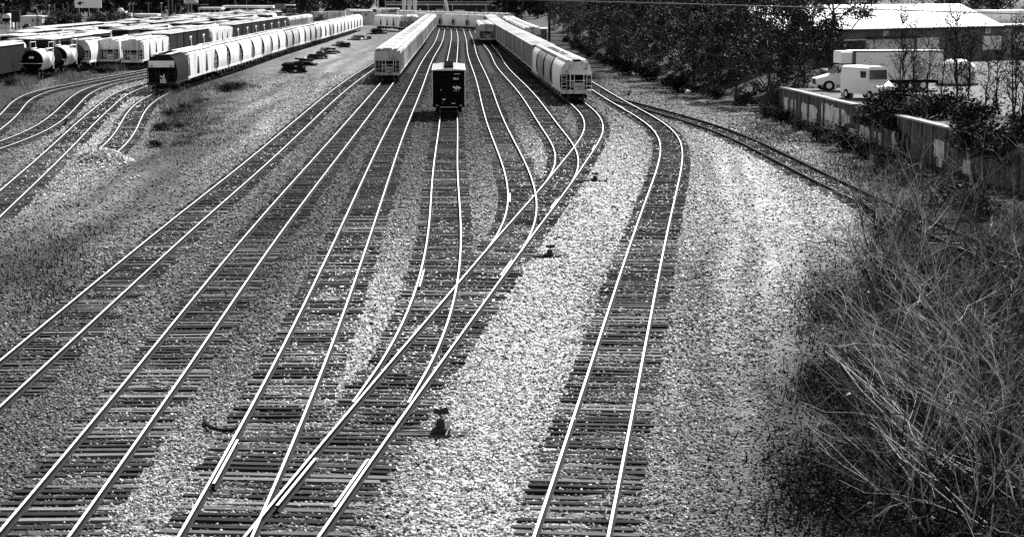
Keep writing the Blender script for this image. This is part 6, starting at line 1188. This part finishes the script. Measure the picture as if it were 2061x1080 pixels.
b = far('dark_hut', 'dark windowless hut left of the leaning pale boom', 'hut', 660); gv = ground_v(660); slab(b, 878, 896, 19.5, gv, 'glass_dark', 'wall', 4); slab(b, 877.5, 897, 18.4, 19.5, 'wall_grey', 'roof', 4.4)
b = empty('crane_boom', (0, 650, 0)); tag(b, 'pale leaning crane boom rising out of the top of the picture', 'crane'); s = 650 / FPX
m = MB(); m.tube([((904 - PW / 2) * s, 0, CAMZ - 52 * s), ((890 - PW / 2) * s, 0, CAMZ + 10 * s)], [.55, .75], 4); m.build('boom', 'wall_light', b); m = MB(); m.box(((906 - PW / 2) * s, 0, 1.2), (3.2, 2.4, 2.6)); m.build('cab', 'wall_grey', b)
b = far('arched_portal', 'small pale arched portal between the boom and the dark hedge', 'portal', 650); gv = ground_v(650); s = 650 / FPX
m = MB(); n = 12; c = (925 - PW / 2) * s; zb = CAMZ - 50 * s; zt = CAMZ - 42 * s
A = [(c + 1.15 * math.cos(PI * i / n), .0, zb + .9 * math.sin(PI * i / n)) for i in range(n + 1)]; B = [(c + 1.7 * max(-1, min(1, 1.45 * math.cos(PI * i / n))), .0, zt if 2 < i < 10 else zb + (zt - zb) * min(1, math.sin(PI * i / n) * 2.2)) for i in range(n + 1)]
vs = A + B + [(x, 1.0, z) for x, _, z in A + B]; k = n + 1; m.add(vs, [(i, i + 1, k + i + 1, k + i) for i in range(n)] + [(2 * k + i, 2 * k + i + 1, 3 * k + i + 1, 3 * k + i) for i in range(n)] + [(i, i + 1, 2 * k + i + 1, 2 * k + i) for i in range(n)] + [(k + i, k + i + 1, 3 * k + i + 1, 3 * k + i) for i in range(n)]); m.build('arch', 'wall_light', b)
slab(b, 915, 918, 27.5, gv, 'wall_light', 'pier', 1); slab(b, 932, 935, 27.5, gv, 'wall_light', 'pier', 1)
b = far('street_building', 'white low building with dark openings behind the dark mast at far left', 'building', 600); gv = ground_v(600)
slab(b, 48, 93, 31.5, 34, 'white_paint', 'roof', 9); slab(b, 49, 92, 34, gv, 'wall_light', 'wall', 8, .3); slab(b, 71, 75, 38, 43, 'glass_dark', 'window', .1, .2); slab(b, 82, 86, 38, 43, 'glass_dark', 'window', .1, .2)
b = far('arcade_building', 'pale arched facade at the far left edge', 'building', 590); gv = ground_v(590); slab(b, 9, 28, 36, gv, 'wall_light', 'wall', 5)
m = MB(); s = 590 / FPX; c = (20 - PW / 2) * s; m.tube([(c, 0, CAMZ - 58 * s), (c, 5, CAMZ - 58 * s)], 1.3, 18); m.build('gable', 'wall_light', b)
for u in (12, 18, 24): slab(b, u - 1.6, u + 1.6, 41, gv, 'glass_dark', 'opening', .1, -.06)
b = far('boundary_wall', 'low white wall along the street at the far left edge', 'wall', 560); gv = ground_v(560); slab(b, -40, 28, 48, gv, 'white_paint', 'panel', .4); slab(b, -40, 28, 47.4, 48, 'wall_grey', 'coping', .6, -.1)
b = far('signal_mast', 'dark stacked signal mast on twin legs at the far left', 'signal', 540); gv = ground_v(540); slab(b, 30, 47, 22, 44, 'pole_dark', 'cabinet', 1.5)
for u in (31, 38, 45): slab(b, u - .8, u + 1.2, 44, gv, 'pole_dark', 'leg', .4)
b = far('white_shed', 'white flat-roofed shed seen just over the ribbed boxcars', 'shed', 430); slab(b, 1068, 1102, 56, 58, 'white_paint', 'roof', 8); slab(b, 1070, 1100, 58, ground_v(430), 'wall_grey', 'wall', 7, .5)
# parked cars
def sedan(mt):
    r = empty('parked_car'); m = MB(); m.prism([(-2.2, .35), (2.2, .35), (2.25, .75), (1.9, .92), (.9, .98), (-1.3, 1.0), (-2.1, .95), (-2.25, .7)], -.85, .85, axis='x'); m.v = [(y_, x_, z_) if False else (x_, y_, z_) for x_, y_, z_ in m.v]; m.v = [(b_, a_, c_) for a_, b_, c_ in m.v]; m.build('body', mt, r)
    m = MB(); m.add([(-1.3, -.78, .98), (.95, -.78, .98), (.95, .78, .98), (-1.3, .78, .98), (-.85, -.62, 1.45), (.35, -.62, 1.45), (.35, .62, 1.45), (-.85, .62, 1.45)], [(0, 1, 5, 4), (1, 2, 6, 5), (2, 3, 7, 6), (3, 0, 4, 7)]); m.build('window', 'glass_dark', r)
    m = MB(); m.box((-.25, 0, 1.47), (1.3, 1.3, .06)); m.build('roof', mt, r)
    for x in (-1.4, 1.4):
        for s in (-1, 1): m = MB(); m.disc((x, s * .8, .33), .33, .2, 'y', 14); m.build('wheel', 'rubber', r)
    return r
CP = [snap(sedan(q)) for q in ('white_paint', 'grey_paint', 'black_paint')]
cars = [(73, 610), (79, 640), (88, 615), (104, 620), (300, 655), (312, 655), (412, 645), (421, 632), (432, 636), (446, 642), (456, 648), (466, 640), (475, 630), (484, 650), (494, 640), (505, 648), (522, 640), (535, 644), (62, 560), (292, 650)]
for i, (u, Y) in enumerate(cars):
    o = dup(CP[(0, 1, 0, 2, 0)[i % 5]]); o.location = ((u - PW / 2) * Y / FPX, Y, 0); o.rotation_euler = (0, 0, random.choice((0, 1.2, 1.6, 2.9))); tag(o, f'{("white", "grey", "white", "black", "white")[i % 5]} car parked on the far side of the yard, {ordinal(i + 1)} counting from the left' if i < 18 else ['black car parked by the street at the far left', 'white car under the narrow canopy'][i - 18], 'car', 'cars parked on the far side')
# hedge and far trees
for i, u in enumerate((100, 122, 144, 165, 186, 206, 226, 236, 56, 70, 15, 500, 520, 610, 615, 640, 950, 975, 990, 1000, 940, 960)):
    Y = 590 + (i * 37) % 60 if i < 16 else 640 + (i * 13) % 50; x = (u - PW / 2) * Y / FPX
    stand(BP['big'], x, Y, 0, random.uniform(.7, 1.05) * (.55 if i in (8, 9, 11, 12) else 1), f'dark rounded hedge shrub on the far side, {ordinal(i + 1)} in the row', 'shrub', 'hedge shrubs across the far side')
i = 0
for Y, st, off in ((760, 30, 0), (830, 34, 14), (900, 36, 5)):
    u = -160 + off
    while u < 1180:
        if not (Y == 760 and 700 < u < 1000): 
            i += 1; stand(FT[i % 3], (u - PW / 2) * Y / FPX, Y + random.uniform(-20, 20), 0, random.uniform(.9, 1.3), 'dark far tree in the wooded band along the top of the picture', 'tree', 'far trees along the top')
        u += st * random.uniform(.8, 1.2)
for T_ in TP + FT + YT + SP + LEAN + list(BP.values()) + CP + [ss]:
    if T_ is not ss: drop(T_[0])
